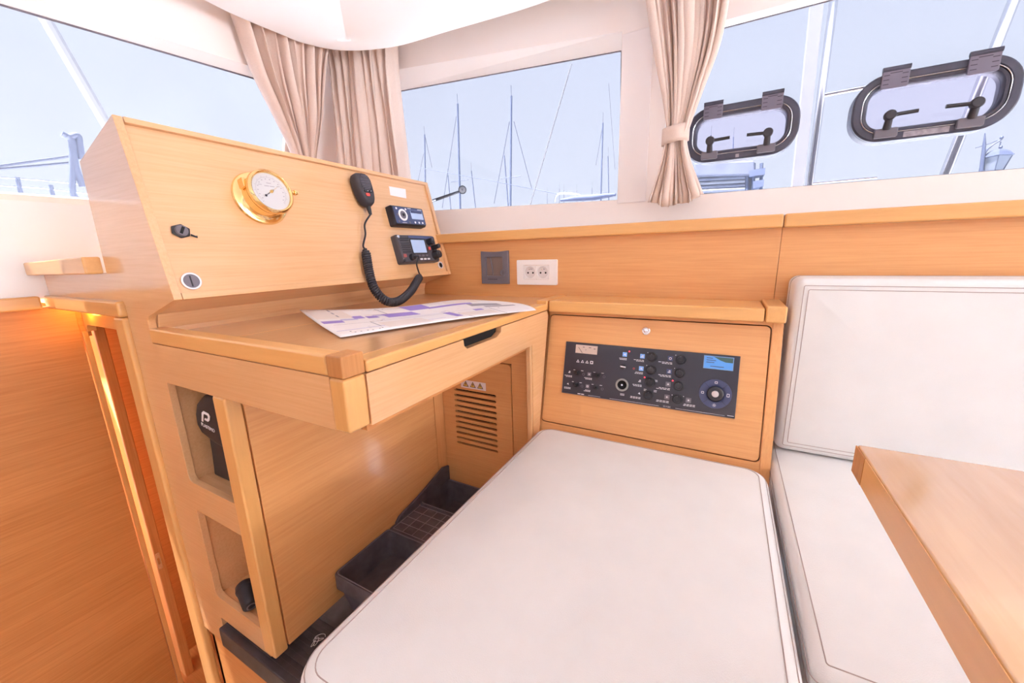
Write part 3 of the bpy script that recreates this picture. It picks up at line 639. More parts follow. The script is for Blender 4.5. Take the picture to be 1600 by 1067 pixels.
# ================================================================== WALL FITTINGS
FWL = Frame((0, YW, 0), (1, 0, 0), (0, 0, 1))
g0, g1 = on(FWL, 753.2, 392.5), on(FWL, 797, 443.4); gw, gh = g1[0]-g0[0], g0[1]-g1[1]; gc = ((g0[0]+g1[0])/2, (g0[1]+g1[1])/2)
wd = thing('wall_bracket', FWL.p(*gc), 'grey plastic wall bracket with square opening left of the white sockets', 'bracket')
sq = rrect(.078, .074, .003, 3, (gc[0]-.002, gc[1]+.004))
top = [(gc[0]+gw/2*math.cos(0), gc[1]-gh/2), (gc[0]+gw/2, gc[1]+gh/2)]+[(gc[0]+gw*(.5-k/8), gc[1]+gh/2-.004*math.sin(math.pi*k/8)) for k in range(1, 8)]+[(gc[0]-gw/2, gc[1]+gh/2), (gc[0]-gw/2, gc[1]-gh/2)]
MB(FWL).plate(top, [sq], .0005, .012).build('faceplate', GREYP, wd, bevel=.0015)
MB(FWL).prism(rrect(.082, .078, .003, 3, (gc[0]-.002, gc[1]+.004)), .0004, .003).build('recess', M('brown_recess', (.20, .14, .12), .5), wd)
MB(FWL).tube([(gc[0]-.022, gc[1]+.040, .005), (gc[0]-.017, gc[1]+.015, .006), (gc[0]-.013, gc[1]-.01, .006), (gc[0]-.012, gc[1]-.03, .005)], .0022, 8).build('strap', GREYP, wd, smooth=60)
MB(FWL).lathe([(.014, .012), (.0135, .015), (.009, .016), (.008, .014), (.0004, .014)], 24, (gc[0]+.040, gc[1]-.021)).build('lock_ring', GREYP, wd, smooth=40)
MB(FWL).box(gc[0]-.033, gc[0]+.012, gc[1]-.0475, gc[1]-.0455, .0121, .0126).build('embossed_line', BLACK, wd)
g0, g1 = on(FWL, 809, 406.2), on(FWL, 871.7, 445.2); gw, gh = g1[0]-g0[0], g0[1]-g1[1]; gc = ((g0[0]+g1[0])/2, (g0[1]+g1[1])/2)
sk = thing('wall_socket', FWL.p(*gc), 'white double wall socket plate on the veneered wall above the shelf', 'socket')
MB(FWL).plate(rrect(gw, gh, .004, 3, gc), [rrect(.107, .055, .002, 2, gc)], .0005, .010).build('plate', WHITEP, sk, bevel=.002)
for k in (-1, 1):
    cx = gc[0]+k*.0265
    ins = MB(FWL).plate(rrect(.0525, .0535, .002, 2, (cx, gc[1])), [circ(.0225, (cx-.002, gc[1]))], .003, .0085).build('insert', WHITEP, sk, bevel=.0008)
    MB(FWL).cyl((cx-.002, gc[1]), .0228, .0005, .003, 28).build('well', M('shaded_white_plastic', (.74, .70, .70), .4), ins)
    for x in (-.011, .010): MB(FWL).cyl((cx-.001+x, gc[1]-.002), .0036, .003, .0034, 14).build('pin_hole', HOLE, ins)
    MB(FWL).lathe([(.0025, .003), (.0025, .012), (.0004, .013)], 12, (cx-.002, gc[1]+.012)).build('earth_pin', CHROME, ins)
    MB(FWL).box(cx-.004, cx+.007, gc[1]+.0108, gc[1]+.0132, .0030, .0032).build('fine_print', GREYINK, ins)

# ================================================================== SWITCH PANEL CABINET with shelf
cab = thing('panel_cabinet', (-.19, 1.25, -.62), 'oak cabinet with tilted door and shelf, beside the bench backrest', 'cabinet')
FD = Frame((-.519, 1.1425, -.566), (1, 0, 0), (0, .0895, .3585))
MB(FD).prism(rrect(.6385, .3665, .012, 5, (.3215, .1850)), -.016, .0).build('door', VEN2['X'], cab, bevel=.0015)
MB(FD).plate([(-.002, -.09), (.668, -.09), (.668, .388), (-.002, .388)], [rrect(.6445, .3725, .014, 5, (.3215, .1850))], -.022, -.001).build('door_frame', VEN2['X'], cab)
MB(FD).box(.645, .669, -.06, .386, -.02, .0015).build('right_stile', VEN2['Z'], cab, bevel=.001)
MB(FD).box(0, .64, -.05, .385, -.05, -.030).build('inner_back', HOLE, cab)
MB().box(-.512, .102, 1.2, YW-.001, -.1935, -.1565).build('shelf', SOL['X'], cab, bevel=.005, seg=3)
MB().box(.104, .1505, 1.198, YW-.001, -.1945, -.1505).build('shelf_end', SOL['Y'], cab, bevel=.005, seg=3)
lk = thing('cabinet_lock', FD.p(.3211, .334), 'round chrome push lock on the cabinet door', 'lock')
FK = FD.shift(.3211, .334)
MB(FK).lathe([(.0125, 0), (.0125, .003), (.010, .0045), (.0075, .004), (.0075, .0015)], 28).build('rosette', CHROME, lk, smooth=40)
MB(FK).lathe([(.0068, .001), (.0068, .005), (.005, .006), (.0004, .006)], 20).build('button', STEEL, lk, smooth=40)
# ---- switch panel
px0, px1, py0, py1 = .0695, .5767, .1090, .2810
sw = thing('switch_panel', FD.p(.32, .11), 'long black electrical switch panel with knobs and round dial on the cabinet door', 'switch panel')
MB(FD).box(px0, px1, py0, py1, .0003, .005).build('plate', PLATE, sw, bevel=.001)
MB(FD).box(px0, px1, py0-.0012, py0-.0002, .0003, .0055).box(px0-.001, px0-.0001, py0, py1, .0003, .0055).build('edge_strip', GREYP, sw)
gg = MB(FD).box(.1040, .1770, .2460, .2735, .005, .0062).build('volt_gauge', SAND, sw)
MB(FD).add([(.1130, .2650, .0064), (.1142, .2655, .0064), (.1285, .2480, .0064), (.1265, .2475, .0064)], [(0, 1, 2, 3)]).build('needle', INK, gg)
b = MB(FD)
for x, y, w_ in ((.131, .2670, .003), (.152, .2668, .004), (.168, .2640, .003), (.139, .2585, .0012)): b.box(x-w_, x+w_, y-.0010, y+.0010, .0062, .0064)
b.build('fine_print', INK, gg)
def warn(F, x, y, r_, m_, nm='warning_symbol'):
    b = MB(F); b.plate([(x-r_, y-r_*.75), (x+r_, y-r_*.75), (x, y+r_)], [[(x-r_*.5, y-r_*.45), (x+r_*.5, y-r_*.45), (x, y+r_*.45)]], .005, .0053); b.build(nm, m_, sw)
for x in (.1152, .1308, .1463): warn(FD, x, .2192, .0055, WPRINT)
MB(FD).plate(rrect(.010, .010, .001, 2, (.1617, .2193)), [rrect(.005, .005, .001, 2, (.1617, .2193))], .005, .0053).build('warning_symbol', WPRINT, sw)
def lines(x, y, n_, w_, right=True):
    b = MB(FD)
    for k in range(n_):
        ww = w_*random.uniform(.65, 1); x0 = x-ww if right else x
        nd = 4
        for j in range(nd): b.box(x0+ww*j/nd, x0+ww*(j+.8)/nd, y-.0036*k-.0009, y-.0036*k+.0009, .005, .0052)
    b.build('fine_print', WPRINT, sw)
def icon(x, y, m_, s_=.0135, shape=0):
    ic = MB(FD).box(x-s_/2, x+s_/2, y-s_/2, y+s_/2, .005, .0054).build('icon', m_, sw)
    q = s_*.28
    if shape == 0: b = MB(FD).plate(circ(q, (x, y), 12), [circ(q*.55, (x, y), 12)], .0054, .0056)
    elif shape == 1: b = MB(FD).box(x-q, x+q, y-q*.9, y-q*.2, .0054, .0056).box(x-q*.3, x+q*.9, y+q*.1, y+q*.9, .0054, .0056)
    elif shape == 2:
        b = MB(FD).prism(circ(q*.6, (x, y), 10), .0054, .0056)
        for k in range(8):
            a = k*math.pi/4; b.box(x+q*1.15*math.cos(a)-.0004, x+q*1.15*math.cos(a)+.0004, y+q*1.15*math.sin(a)-.0004, y+q*1.15*math.sin(a)+.0004, .0054, .0056)
    else: b = MB(FD).prism([(x-q, y-q*.3), (x+q, y-q), (x+q*.4, y+q*.9)], .0054, .0056)
    b.build('pictogram', WPRINT, ic)
def knob(x, y, r_=.0132):
    k_ = MB(FD).lathe([(r_*1.18, .005), (r_*1.18, .0075), (r_, .008), (r_*.95, .020), (r_*.82, .0225), (r_*.5, .0225), (r_*.45, .0215), (.0004, .0215)], 24, (x, y)).build('knob', BLACK, sw, smooth=40)
    MB(FD).box(x-.0006, x+.0006, y+r_*.55, y+r_*.85, .0226, .0229).build('pointer', GREYP, k_)
for y in (.2559, .2170, .1793, .1405): knob(.3470, y)
for y in (.2561, .2170, .1790, .1401): knob(.4274, y)
for i, (x, y) in enumerate(((.1188, .1802), (.1868, .1802), (.1172, .1404), (.1846, .1405))):
    t_ = MB(FD).lathe([(.0075, .005), (.0075, .009), (.006, .0095), (.0004, .0095)], 16, (x, y)).build('toggle_switch', BLACK, sw, smooth=40)
    MB(FD).tube([(x, y, .009), (x-.002, y+.004, .022)], [.003, .0045], 10).build('lever', BLACK, t_, smooth=60)
    icon(x-.0295, y, PLATE if i % 2 == 0 else GREYP, .0125, (1, 2, 3, 0)[i])
    lines(x-.018, y-.0125, 2, .028)
    b = MB(FD); b.box(x-.016, x-.010, y+.008, y+.0095, .005, .0052); b.box(x+.010, x+.018, y+.008, y+.0095, .005, .0052); b.build('fine_print', WPRINT, sw)
    b = MB(FD).plate(circ(.0042, (x+.0195, y-.002), 12), [circ(.003, (x+.0195, y-.002), 12)], .005, .0056).build('fuse_ring', GREYP, sw)
icon(.2650, .2558, BLUEI, shape=3); lines(.273, .243, 2, .034)
icon(.3181, .2555, BLUEI, shape=1); lines(.325, .243, 2, .034)
icon(.3179, .2176, BLUEI, shape=3); lines(.325, .205, 2, .028)
icon(.3166, .1791, PLATE, shape=1); lines(.325, .1665, 2, .034)
icon(.3182, .1414, PLATE, shape=3); lines(.325, .1285, 2, .038)
for x, y, s_ in ((.3980, .2566, 0), (.3980, .2178, 1), (.3983, .1797, 2), (.3982, .1415, 2), (.4570, .1408, 2)):
    icon(x, y, GREYP if s_ == 2 else NAVY, .0145, s_); lines(x+.008 if x < .45 else x+.02, y-.0125, 2, .044 if x < .45 else .034)
for x, y, t_ in ((.360, .187, 'I'), (.331, .156, 'A'), (.360, .156, 'M')): lines(x, y, 2, .010, False)
for x, y in ((.2777, .2665), (.330, .192), (.410, .192)): MB(FD).lathe([(.0022, .005), (.0020, .0065), (.0003, .0072)], 12, (x, y)).build('indicator', REDL, sw)
for x, y in ((.333, .268), (.333, .229), (.412, .268), (.412, .229), (.412, .150), (.443, .150)): MB(FD).cyl((x, y), .0013, .005, .0055, 8).build('indicator', WPRINT, sw)
MB(FD).plate(circ(.003, (.296, .215), 12), [circ(.002, (.296, .215), 12)], .005, .0056).build('indicator', REDB, sw)
b = MB(FD).lathe([(.0085, .005), (.0085, .010), (.006, .011), (.0004, .011)], 18, (.2633, .2166)).build('key_switch', BLACK, sw, smooth=40)
MB(FD).tube([(.256, .2175, .012), (.273, .2160, .012)], .003, 8).build('lever', STEEL, b, smooth=60)
b = MB(FD).lathe([(.0200, .005), (.0200, .008), (.0175, .0095), (.0145, .009), (.0140, .006)], 32, (.2650, .1599)).build('lighter_socket', M('dull_ring', (.36, .36, .34), .4, .6), sw, smooth=40)
MB(FD).cyl((.2650, .1599), .0140, .005, .0062, 24).build('bore', HOLE, b)
MB(FD).cyl((.2650, .1599), .0030, .0062, .0085, 12).build('contact', CHROME, b)
lines(.275, .132, 2, .016)
dp = MB(FD).box(.4870, .5620, .2385, .2755, .005, .0065).build('display_frame', M('display_rim', (.20, .34, .60), .4), sw)
MB(FD).box(.4890, .5600, .2405, .2735, .0065, .0070).build('screen', LCD, dp)
MB(FD).prism([(.512, .2735), (.528, .2650), (.5425, .2600), (.5600, .2600), (.5600, .2735)], .0070, .0073).build('shaded_area', LCDG, dp)
b = MB(FD); 
for k, (x, y, w_) in enumerate(((.494, .268, .016), (.494, .262, .024), (.494, .256, .020), (.505, .245, .034))): b.box(x, x+w_, y, y+.0022, .0070, .0072)
b.build('readout', NAVY, dp)
dc = (.5235, .1695)
dial = MB(FD).lathe([(.0415, .005), (.0410, .0075), (.024, .0080), (.022, .0065)], 48, dc).build('dial_ring', NAVY2, sw, smooth=40)
for k in range(4):
    a = math.radians(45+90*k); ca, sa = math.cos(a), math.sin(a)
    MB(FD).add([(dc[0]+r*ca-s*.0005*sa, dc[1]+r*sa+s*.0005*ca, .0083) for r, s in ((.024, 1), (.024, -1), (.040, -1), (.040, 1))], [(0, 1, 2, 3)]).build('divider', PLATE, dial)
for k in range(4):
    a = math.radians(90*k); x, y = dc[0]+.032*math.cos(a), dc[1]+.032*math.sin(a)
    if k == 3:
        b = MB(FD).plate(circ(.0028, (x, y), 12), [circ(.0018, (x, y), 12)], .0080, .0084)
        for j in range(8): b.box(x+.0045*math.cos(j*math.pi/4)-.0005, x+.0045*math.cos(j*math.pi/4)+.0005, y+.0045*math.sin(j*math.pi/4)-.0005, y+.0045*math.sin(j*math.pi/4)+.0005, .0080, .0084)
    else:
        b = MB(FD).plate(rrect(.007, .009 if k == 0 else .0065, .001, 2, (x, y)), [rrect(.0048, .0062 if k == 0 else .004, .001, 2, (x, y))], .0080, .0084)
    b.build('pictogram', WPRINT, dial)
MB(FD).lathe([(.0215, .005), (.0210, .014), (.0185, .016), (.0110, .0155), (.0105, .014)], 36, dc).build('dial_knob', BLACK, sw, smooth=40)
MB(FD).lathe([(.0092, .012), (.0090, .0165), (.0075, .0175), (.0004, .0175)], 24, dc).build('dial_button', M('pale_button', (.62, .56, .55), .35), sw, smooth=40)
b = MB(FD); b.box(.124, .134, .1112, .1138, .005, .0052).box(.136, .146, .1112, .1138, .005, .0052); b.text('12 V DC', .0060, (.400, .1130, .005), .0001); b.box(.558, .574, .1130, .1148, .005, .0052)
b.box(.160, .200, .1118, .1126, .005, .0052).box(.230, .378, .1118, .1126, .005, .0052).box(.424, .552, .1118, .1126, .005, .0052); b.build('lettering', WPRINT, sw)

# ================================================================== CUSHIONS
def cushion(name, F, w, d, h, rc, label, puff=.008, edge=.022, seams=((.010, 0),), sides=(.3,), mat=LEATHER):
    """F: origin at a bottom corner, ex along w, ey along d, ez up"""
    t = thing(name, F.p(w/2, d/2, 0), label, 'cushion')
    c = (w/2, d/2); rings = []
    def ring(inset, z, n=8):
        r_ = max(.004, rc-inset); return [(x, y, z) for x, y in rrect(w-2*inset, d-2*inset, r_, n, c)]
    rings += [ring(.012, 0), ring(.002, .006), ring(0, .02), ring(-.002, h*.5), ring(0, h-edge)]
    for k in range(1, 6):
        a = math.radians(18*k); rings.append(ring(edge*(1-math.cos(a)), h-edge+edge*math.sin(a)))
    for k in range(1, 12):
        f_ = k/12; ins = edge+(min(w, d)/2-edge-.01)*f_
        rings.append(ring(ins, h+puff*math.sin(min(1, f_*1.6)*math.pi/2)))
    MB(F).loft(rings).build('cover', mat, t, smooth=60)
    for ins, z in seams:
        r_ = max(.004, rc-ins); zz = h-edge+math.sqrt(max(0, edge**2-(edge-ins)**2)) if ins < edge else h+puff*math.sin(min(1, (ins-edge)/(min(w, d)/2-edge)*1.6)*math.pi/2)
        MB(F).tube([(x, y, zz+.0003) for x, y in rrect(w-2*ins, d-2*ins, r_, 8, c)], .0009, 5, closed=True).build('seam', STITCH, t)
    for zf in sides:
        MB(F).tube([(x, y, h*zf) for x, y in rrect(w+.0045, d+.0045, rc, 8, c)], .0009, 5, closed=True).build('seam', STITCH, t)
    return t
ZC = -.557
cushion('seat_cushion', Frame((-.500, .215, ZC-.088), (1, 0, 0), (0, 1, 0)), .640, .895, .088-.006, .055, 'large off white leather seat cushion in front of the chart table', .006, .024, ((.007, 0), (.022, 0)), (.62, .45))
cushion('bench_cushion', Frame((.1515, .553, ZC-.105), (1, 0, 0), (0, 1, 0)), 1.2, .755, .105-.004, .020, 'off white leather bench cushion partly under the table', .004, .018, ((.016, 0),), (.80, .62))
# backrest stands on the bench: its thickness runs along -Y
bk = cushion('backrest_cushion', Frame((.163, 1.372, ZC+.001), (1, 0, 0), (0, 0, 1)), 1.2, .476, .148, .022, 'off white leather backrest cushion against the veneered wall', .010, .020, ((.018, 0), (.028, 0)), (.5,))

# ================================================================== TABLE
tb = thing('saloon_table', (.55, .1, ZDN), 'polished wooden table corner at the right over the bench', 'table')
TZ = -.19
MB().box(.1280, 1.0, -.5, .4634, TZ-.0295, TZ).build('table_top', wood('polished_beech', (.78, .46, .22), (.71, .38, .16), 'Y', rough=.14, coat=1, fine=.3, cior=2.3), tb, bevel=.002, seg=3)
MB().box(.1271, .1282, .4365, .4645, TZ-.0292, TZ-.002).build('end_grain_block', ENDG, tb)
MB().box(.1274, .1282, -.49, .4360, TZ-.0292, TZ-.002).build('edge_band', SOL['Y'], tb)
MB(Frame((.58, 0, ZDN), (1, 0, 0), (0, 1, 0))).lathe([(.16, 0), (.16, .015), (.05, .03), (.045, 1.50), (.12, 1.515), (.12, 1.5302)], 28).build('pedestal', STEEL, tb, smooth=40)

# ================================================================== NICHE CONTENTS
FN = Frame((-1.055, .452, -.556), (1, 0, 0), (0, 0, 1))
case = thing('equipment_pouch', FN.p(0, 0), 'black pouch with white logo standing in the upper niche', 'pouch')
body = [(-.102, .002), (.085, .002), (.090, .10), (.090, .205), (-.085, .205), (-.086, .12), (-.090, .07)]
MB(FN).loft([[(x*s+.03*(1-s), y*.99+.001, z) for x, y in body] for s, z in ((.96, -.055), (1, -.045), (1, .008), (.95, .018))]).build('body', CASE, case, smooth=40, bevel=.006)
hd = [(-.108, .150), (-.092, .130), (-.03, .112), (.088, .100), (.092, .20), (.085, .238), (.05, .250), (.0, .248), (-.05, .236), (-.085, .212), (-.104, .180)]
hood = MB(FN).loft([[(x*s+.02*(1-s), .18+(y-.18)*s, z) for x, y in hd] for s, z in ((.93, -.05), (1, -.03), (1, .018), (.93, .028), (.80, .033))]).build('hood', CASE, case, smooth=50)
FLG = Frame(FN.p(-.034, .182, .0335), (1, 0, 0), (0, 0, 1)).turn(-.12)
MB(FLG).text('PLASTIMO', .0135, (.006, -.022, .0008), .0004).build('lettering', WPRINT, hood)
lgp = [(-.018, -.012), (-.012, -.012), (-.008, .008), (-.002, .013), (.016, .013), (.019, .009), (.015, -.001), (.009, -.004), (.0, -.004), (-.003, -.009), (.003, -.012), (.012, -.010), (.020, -.003), (.026, .012), (.022, .019), (-.004, .019), (-.012, .012)]
MB(FLG).plate([(-.020, -.012), (-.013, -.012), (-.006, .010), (.0, .013), (.014, .013), (.015, .008), (.009, .002), (-.001, .002), (-.005, -.004), (.012, -.004), (.020, .002), (.025, .014), (.019, .020), (-.004, .020), (-.013, .013)], [], .0004, .0012).build('logo', WPRINT, hood)
MB(FN).box(-.112, -.100, .004, .085, -.030, -.004).build('strap', CASE, case, bevel=.003)
fl_ = thing('fabric_tube', (-1.02, .44, -.911), 'small black fabric tube with ringed end in the lower niche', 'case')
P0, P1 = at(393, 947, 'Z', -.890), at(382, 912, 'Z', -.868)
tb_pts = [P0.lerp(P1, t_) for t_ in (0, .03, .2, .5, .75, .95, 1)]
MB().tube(tb_pts, [.016, .0195, .0205, .0215, .0235, .0225, .018], 18, world=True).build('sleeve', CASE, fl_, smooth=60)
dT = (P1-P0).normalized(); FE = Frame(P0-dT*.0005, dT.orthogonal().normalized(), (-dT).cross(dT.orthogonal().normalized()))
MB(FE).plate(circ(.0115, n=20), [circ(.0085, n=20)], 0, .0015).build('end_ring', GREYP, fl_)
MB().tube([P0.lerp(P1, .72)+(P0.lerp(P1, .721)-P0.lerp(P1, .72)), P0.lerp(P1, .80)], .0245, 18, world=True).build('collar', SOFTB, fl_, smooth=60)

# ================================================================== BLACK TRAYS IN THE FOOTWELL
ins = thing('storage_insert', (-.8, .83, ZF+.0025), 'black moulded storage insert with open trays and a square grid in the footwell', 'storage tray')
def tray(x0, x1, y0, y1, z0, h, wall=.009):
    c = ((x0+x1)/2, (y0+y1)/2); rg = []
    for i_, z in ((.022, z0), (.008, z0+h*.62), (.0, z0+h*.64), (.0, z0+h-.004), (.002, z0+h), (wall, z0+h), (wall+.003, z0+h*.62), (.012+wall, z0+h*.40)):
        rg.append([(x, y, z) for x, y in rrect(x1-x0-2*i_, y1-y0-2*i_, .014, 4, c)])
    t = MB().loft(rg).build('tray', DUSTY, ins, smooth=35)
    MB().tube([(x, y, z0+h+.001) for x, y in rrect(x1-x0-wall-.004, y1-y0-wall-.004, .012, 4, c)], .0016, 6, closed=True).build('rim', M('rim_highlight', (.20, .17, .20), .5), t, smooth=60)  # paler tube paints the highlight along the tray rim
tray(-.9065, -.66, .563, .775, ZF+.0025, .128)
tray(-.9065, -.66, .920, 1.096, ZF+.0025, .128)
MB(Frame((-.9065, 0, 0), (0, 1, 0), (0, 0, 1))).prism([(.80, ZF+.128), (1.096, ZF+.128), (1.096, ZF+.190), (1.06, ZF+.200), (.93, ZF+.165), (.82, ZF+.145)], 0, .010).build('back_board', DUSTY, ins, bevel=.003)
MB().box(-.9065, -.66, .7765, .9185, ZF+.0025, ZF+.128).build('grid_base', DUSTY, ins, bevel=.006)
RIB = M('pale_dusty_edge', (.26, .22, .25), .6)
for i in range(6): MB().tube([(-.893+.040*i, .783, ZF+.1285), (-.893+.040*i, .913, ZF+.1285)], .0012, 5).build('grid_rib', RIB, ins)
for j in range(5): MB().tube([(-.893, .783+.0325*j, ZF+.1285), (-.693, .783+.0325*j, ZF+.1285)], .0012, 5).build('grid_rib', RIB, ins)
rp_ = []
pz = at(495, 1000, 'Z', ZF+.006)
for k in range(26):
    a = k*.62; rp_.append(Vector((pz.x+.010*math.sin(a*1.3)*(.4+k/30), pz.y+.030*(k/26-.5)+.008*math.cos(a*1.7), ZF+.005+.002*math.sin(a))))
thr = MB().tube(smooth_path(rp_, 3), .0005, 5, world=True).build('loose_thread', WPRINT, None)
tag(thr, 'tangled pale thread on the dark floor by the seat cushion corner', 'thread')

# ================================================================== PORTHOLES in the side window
def porthole(F, corner_px, label, lab):
    """corner_px: leftmost, rightmost, top-left, top-right, bottom-left, bottom-right points"""
    L, R, TL, TR, BL, BR = [on(F, *p) for p in corner_px]
    x0, x1 = L[0], R[0]; y1 = (TL[1]+TR[1])/2; y0 = (BL[1]+BR[1])/2; w, h = x1-x0, y1-y0; c = ((x0+x1)/2, (y0+y1)/2)
    t = thing('porthole', F.p(c[0], y0), label, 'porthole', 'opening portholes in the side window')
    ro = h*.42; t1 = .021
    def rr(ins, z): return [(x, y, z) for x, y in rrect(w-2*ins, h-2*ins, max(.02, ro-ins), 10, c)]
    def shell(pairs, nm, mat):
        b = MB(F); rings = [rr(i_, z) for i_, z in pairs]; n_ = len(rings[0]); N = len(rings)
        b.add([q for r_ in rings for q in r_], [(k*n_+i, k*n_+(i+1) % n_, ((k+1) % N)*n_+(i+1) % n_, ((k+1) % N)*n_+i) for k in range(N) for i in range(n_)])
        return b.build(nm, mat, t, smooth=35)
    shell(((0, -.042), (0, .006), (.004, .010), (t1-.004, .010), (t1, .007), (t1, -.042)), 'outer_frame', FRAMEP)
    inn = shell(((t1+.0012, -.030), (t1+.0012, .006), (t1+.003, .009), (t1+.009, .007), (t1+.012, .002), (t1+.012, -.030)), 'sash', FRAMEP)
    MB(F).tube([(x, y, .0095) for x, y, _ in rr(t1, 0)], .0010, 5, closed=True).build('seal_line', STEEL, inn)
    MB(F).prism([(x, y) for x, y, _ in rr(t1+.011, 0)], -.014, -.008).build('pane', GLASS2, t)
    hw = h*.33
    for hx in (c[0]-w*.255, c[0]+w*.255):
        hg = MB(F).prism(rrect(hw, h*.30, .005, 3, (hx, y1-h*.085)), .010, .017).build('hinge', HINGE, t, bevel=.002)
        MB(F).tube([(hx-hw/2, y1+h*.040, .014), (hx+hw/2, y1+h*.040, .014)], .0065, 10).build('hinge_barrel', FRAMEP, hg, smooth=60)
        b = MB(F)
        for s in (-1, 1):
            for k in range(3): b.box(hx+s*hw*.33-.006, hx+s*hw*.33+.006, y1-h*.05-k*.011, y1-h*.05-k*.011+.002, .0171, .0175)
        b.box(hx-hw*.22, hx+hw*.22, y1-h*.025, y1-h*.025+.002, .0171, .0175); b.build('slots', INK, hg)
    for s, lx in ((1, c[0]-w*.26), (-1, c[0]+w*.245)):
        bs = MB(F).prism(rrect(w*.155, .024, .004, 3, (lx, y0+.019)), .009, .022).build('latch', GREYP, t, bevel=.003)
        MB(F).tube([(lx, y0+.028, .018), (lx, y0+.052, .028)], [.0095, .008], 12).build('stem', SOFTB, bs, smooth=60)
        Fk = Frame(F.p(lx, y0+.060, .024), F.ex, F.ey)
        MB(Fk).lathe([(.0115, -.004), (.0130, .002), (.0130, .012), (.0105, .015), (.0004, .015)], 20).build('latch_knob', SOFTB, bs, smooth=40)
        MB(F).tube([(lx+s*.008, y0+.060, .031), (lx+s*.056, y0+.060+.002, .031)], .0048, 8).build('latch_lever', BLACK, bs, smooth=60)
    MB(F).box(c[0]-lab, c[0]+lab, y0+.004, y0+.004+min(.014, lab*2), .0101, .0106).build('label_strip', M('worn_label', (.34, .30, .34), .6, noise=.3, nscale=120), t)
    return t
porthole(FGL, PORT_PX[0], 'smaller black framed porthole next to the tied curtain', .005)
porthole(FGL, PORT_PX[1], 'larger black framed porthole at the upper right', .045)
# white mullion and steel awning frame just outside the glass
FMU = Frame((0, YU+.6, 0), (1, 0, 0), (0, 0, 1))
pm = [on(FMU, u, v) for u, v in ((1238, 292), (1256, 290), (1288, 0), (1268, 0))]
tag(MB(FMU).prism(pm, -.05, 0).build('window_strut', M('grey_white_paint', (.24, .235, .245), .5)), 'broad white strut outside the side window, right of the smaller porthole', 'strut')
aw = thing('awning_frame', at(1265, 290, 'Y', YU+.5), 'polished steel tube frame outside the side window', 'frame')
g = lambda u, v: at(u, v, 'Y', YU+.5)
MB().tube([g(1263, 300), g(1308, -40)], .0135, 12, world=True).build('upright', STEEL, aw, smooth=60)
MB().tube([g(1284, 149), g(1352, 136)], .0075, 10, world=True).build('cross_tube', STEEL, aw, smooth=60)
MB().tube([g(1600, -40), g(1466, 300)], .0145, 12, world=True).build('upright', STEEL, aw, smooth=60)
MB().tube([g(1262, 287), g(1370, 277)], .0040, 10, world=True).build('lower_tube', STEEL, aw, smooth=60)

# ================================================================== CURTAINS
def curtain(name, left, right, label, ncol=90, nfold=9, amp=.018, depth=(0, 1, 0), seed=1, gather=None, tie=None, hem=0):
    """left / right: lists of (t, point); cloth pleated between the two edges"""
    rnd = random.Random(seed); D = Vector(depth)
    ph = [rnd.uniform(0, 6.28) for _ in range(6)]; jit = [rnd.uniform(.75, 1.3) for _ in range(nfold+1)]
    tot = sum(jit); edges = [sum(jit[:k])/tot for k in range(nfold+2)]
    hgt = [rnd.uniform(.5, 1.25) for _ in range(nfold+1)]
    L = smooth_path(left, 10); R = smooth_path(right, 10); N = len(L)
    t = thing(name, (L[-1]+R[-1])/2, label, 'curtain')
    b = MB(); pts = []
    for j in range(N):
        v = j/(N-1); w_ = (R[j]-L[j]).length
        for i in range(ncol+1):
            s = i/ncol
            k = 0
            while k < nfold and s > edges[k+1]: k += 1
            f_ = (s-edges[k])/(edges[k+1]-edges[k])
            a = amp*hgt[k]*(gather(v) if gather else 1)
            prof_ = math.sin(math.pi*f_)**.7
            fade = .75+.25*math.sin(ph[k % 6]+v*2.2)
            off = a*fade*(prof_-.45)+.004*math.sin(23*s+ph[1]+3*v)
            sh = .010*math.sin(2*math.pi*f_)*math.sin(ph[(k+2) % 6]+v*3)*min(1, w_/.2)
            p = L[j].lerp(R[j], s)+(R[j]-L[j]).normalized()*sh-D*off
            if hem and j == N-1: p.z += hem*math.sin(math.pi*s)*-1+.004*math.sin(14*s)
            pts.append(p)
    n_ = ncol+1
    b.addw(pts, [(j*n_+i, j*n_+i+1, (j+1)*n_+i+1, (j+1)*n_+i) for j in range(N-1) for i in range(ncol)])
    b.build('cloth', CURT, t, smooth=80, thick=.0022)
    return t
# front curtain hanging off the raked front wall
def fw(u, v, h): h += max(0, u-440)*.0009; x, y = on(FWI, u, v, h); return FWI.p(x, y, h)
curtain('curtain', [fw(u, v, .055) for u, v in ((356, -8), (372, 40), (397, 112), (425, 170), (452, 225), (466, 262))],
        [fw(u, v, .055) for u, v in ((520, 45), (512, 78), (507, 125), (503, 180), (494, 232), (489, 262))],
        'beige curtain at the left, gathered to a point behind the console', nfold=8, amp=.055, depth=(-rake.z, 0, rake.x), seed=4)
cy_ = YU-.055
cm = lambda u, v: at(u, v, 'Y', 1.30+.0012*(u-505))
curtain('curtain', [cm(u, v) for u, v in ((503, 50), (511, 100), (516, 150), (521, 205), (525, 260), (527, 300))],
        [cm(u, v) for u, v in ((615, 50), (617, 100), (622, 150), (628, 200), (634, 250), (641, 310))],
        'straight beige curtain in the middle, just left of the masts', nfold=8, amp=.055, depth=(0, 1, 0), seed=9)
cr = lambda u, v: at(u, v, 'Y', YU-.06)
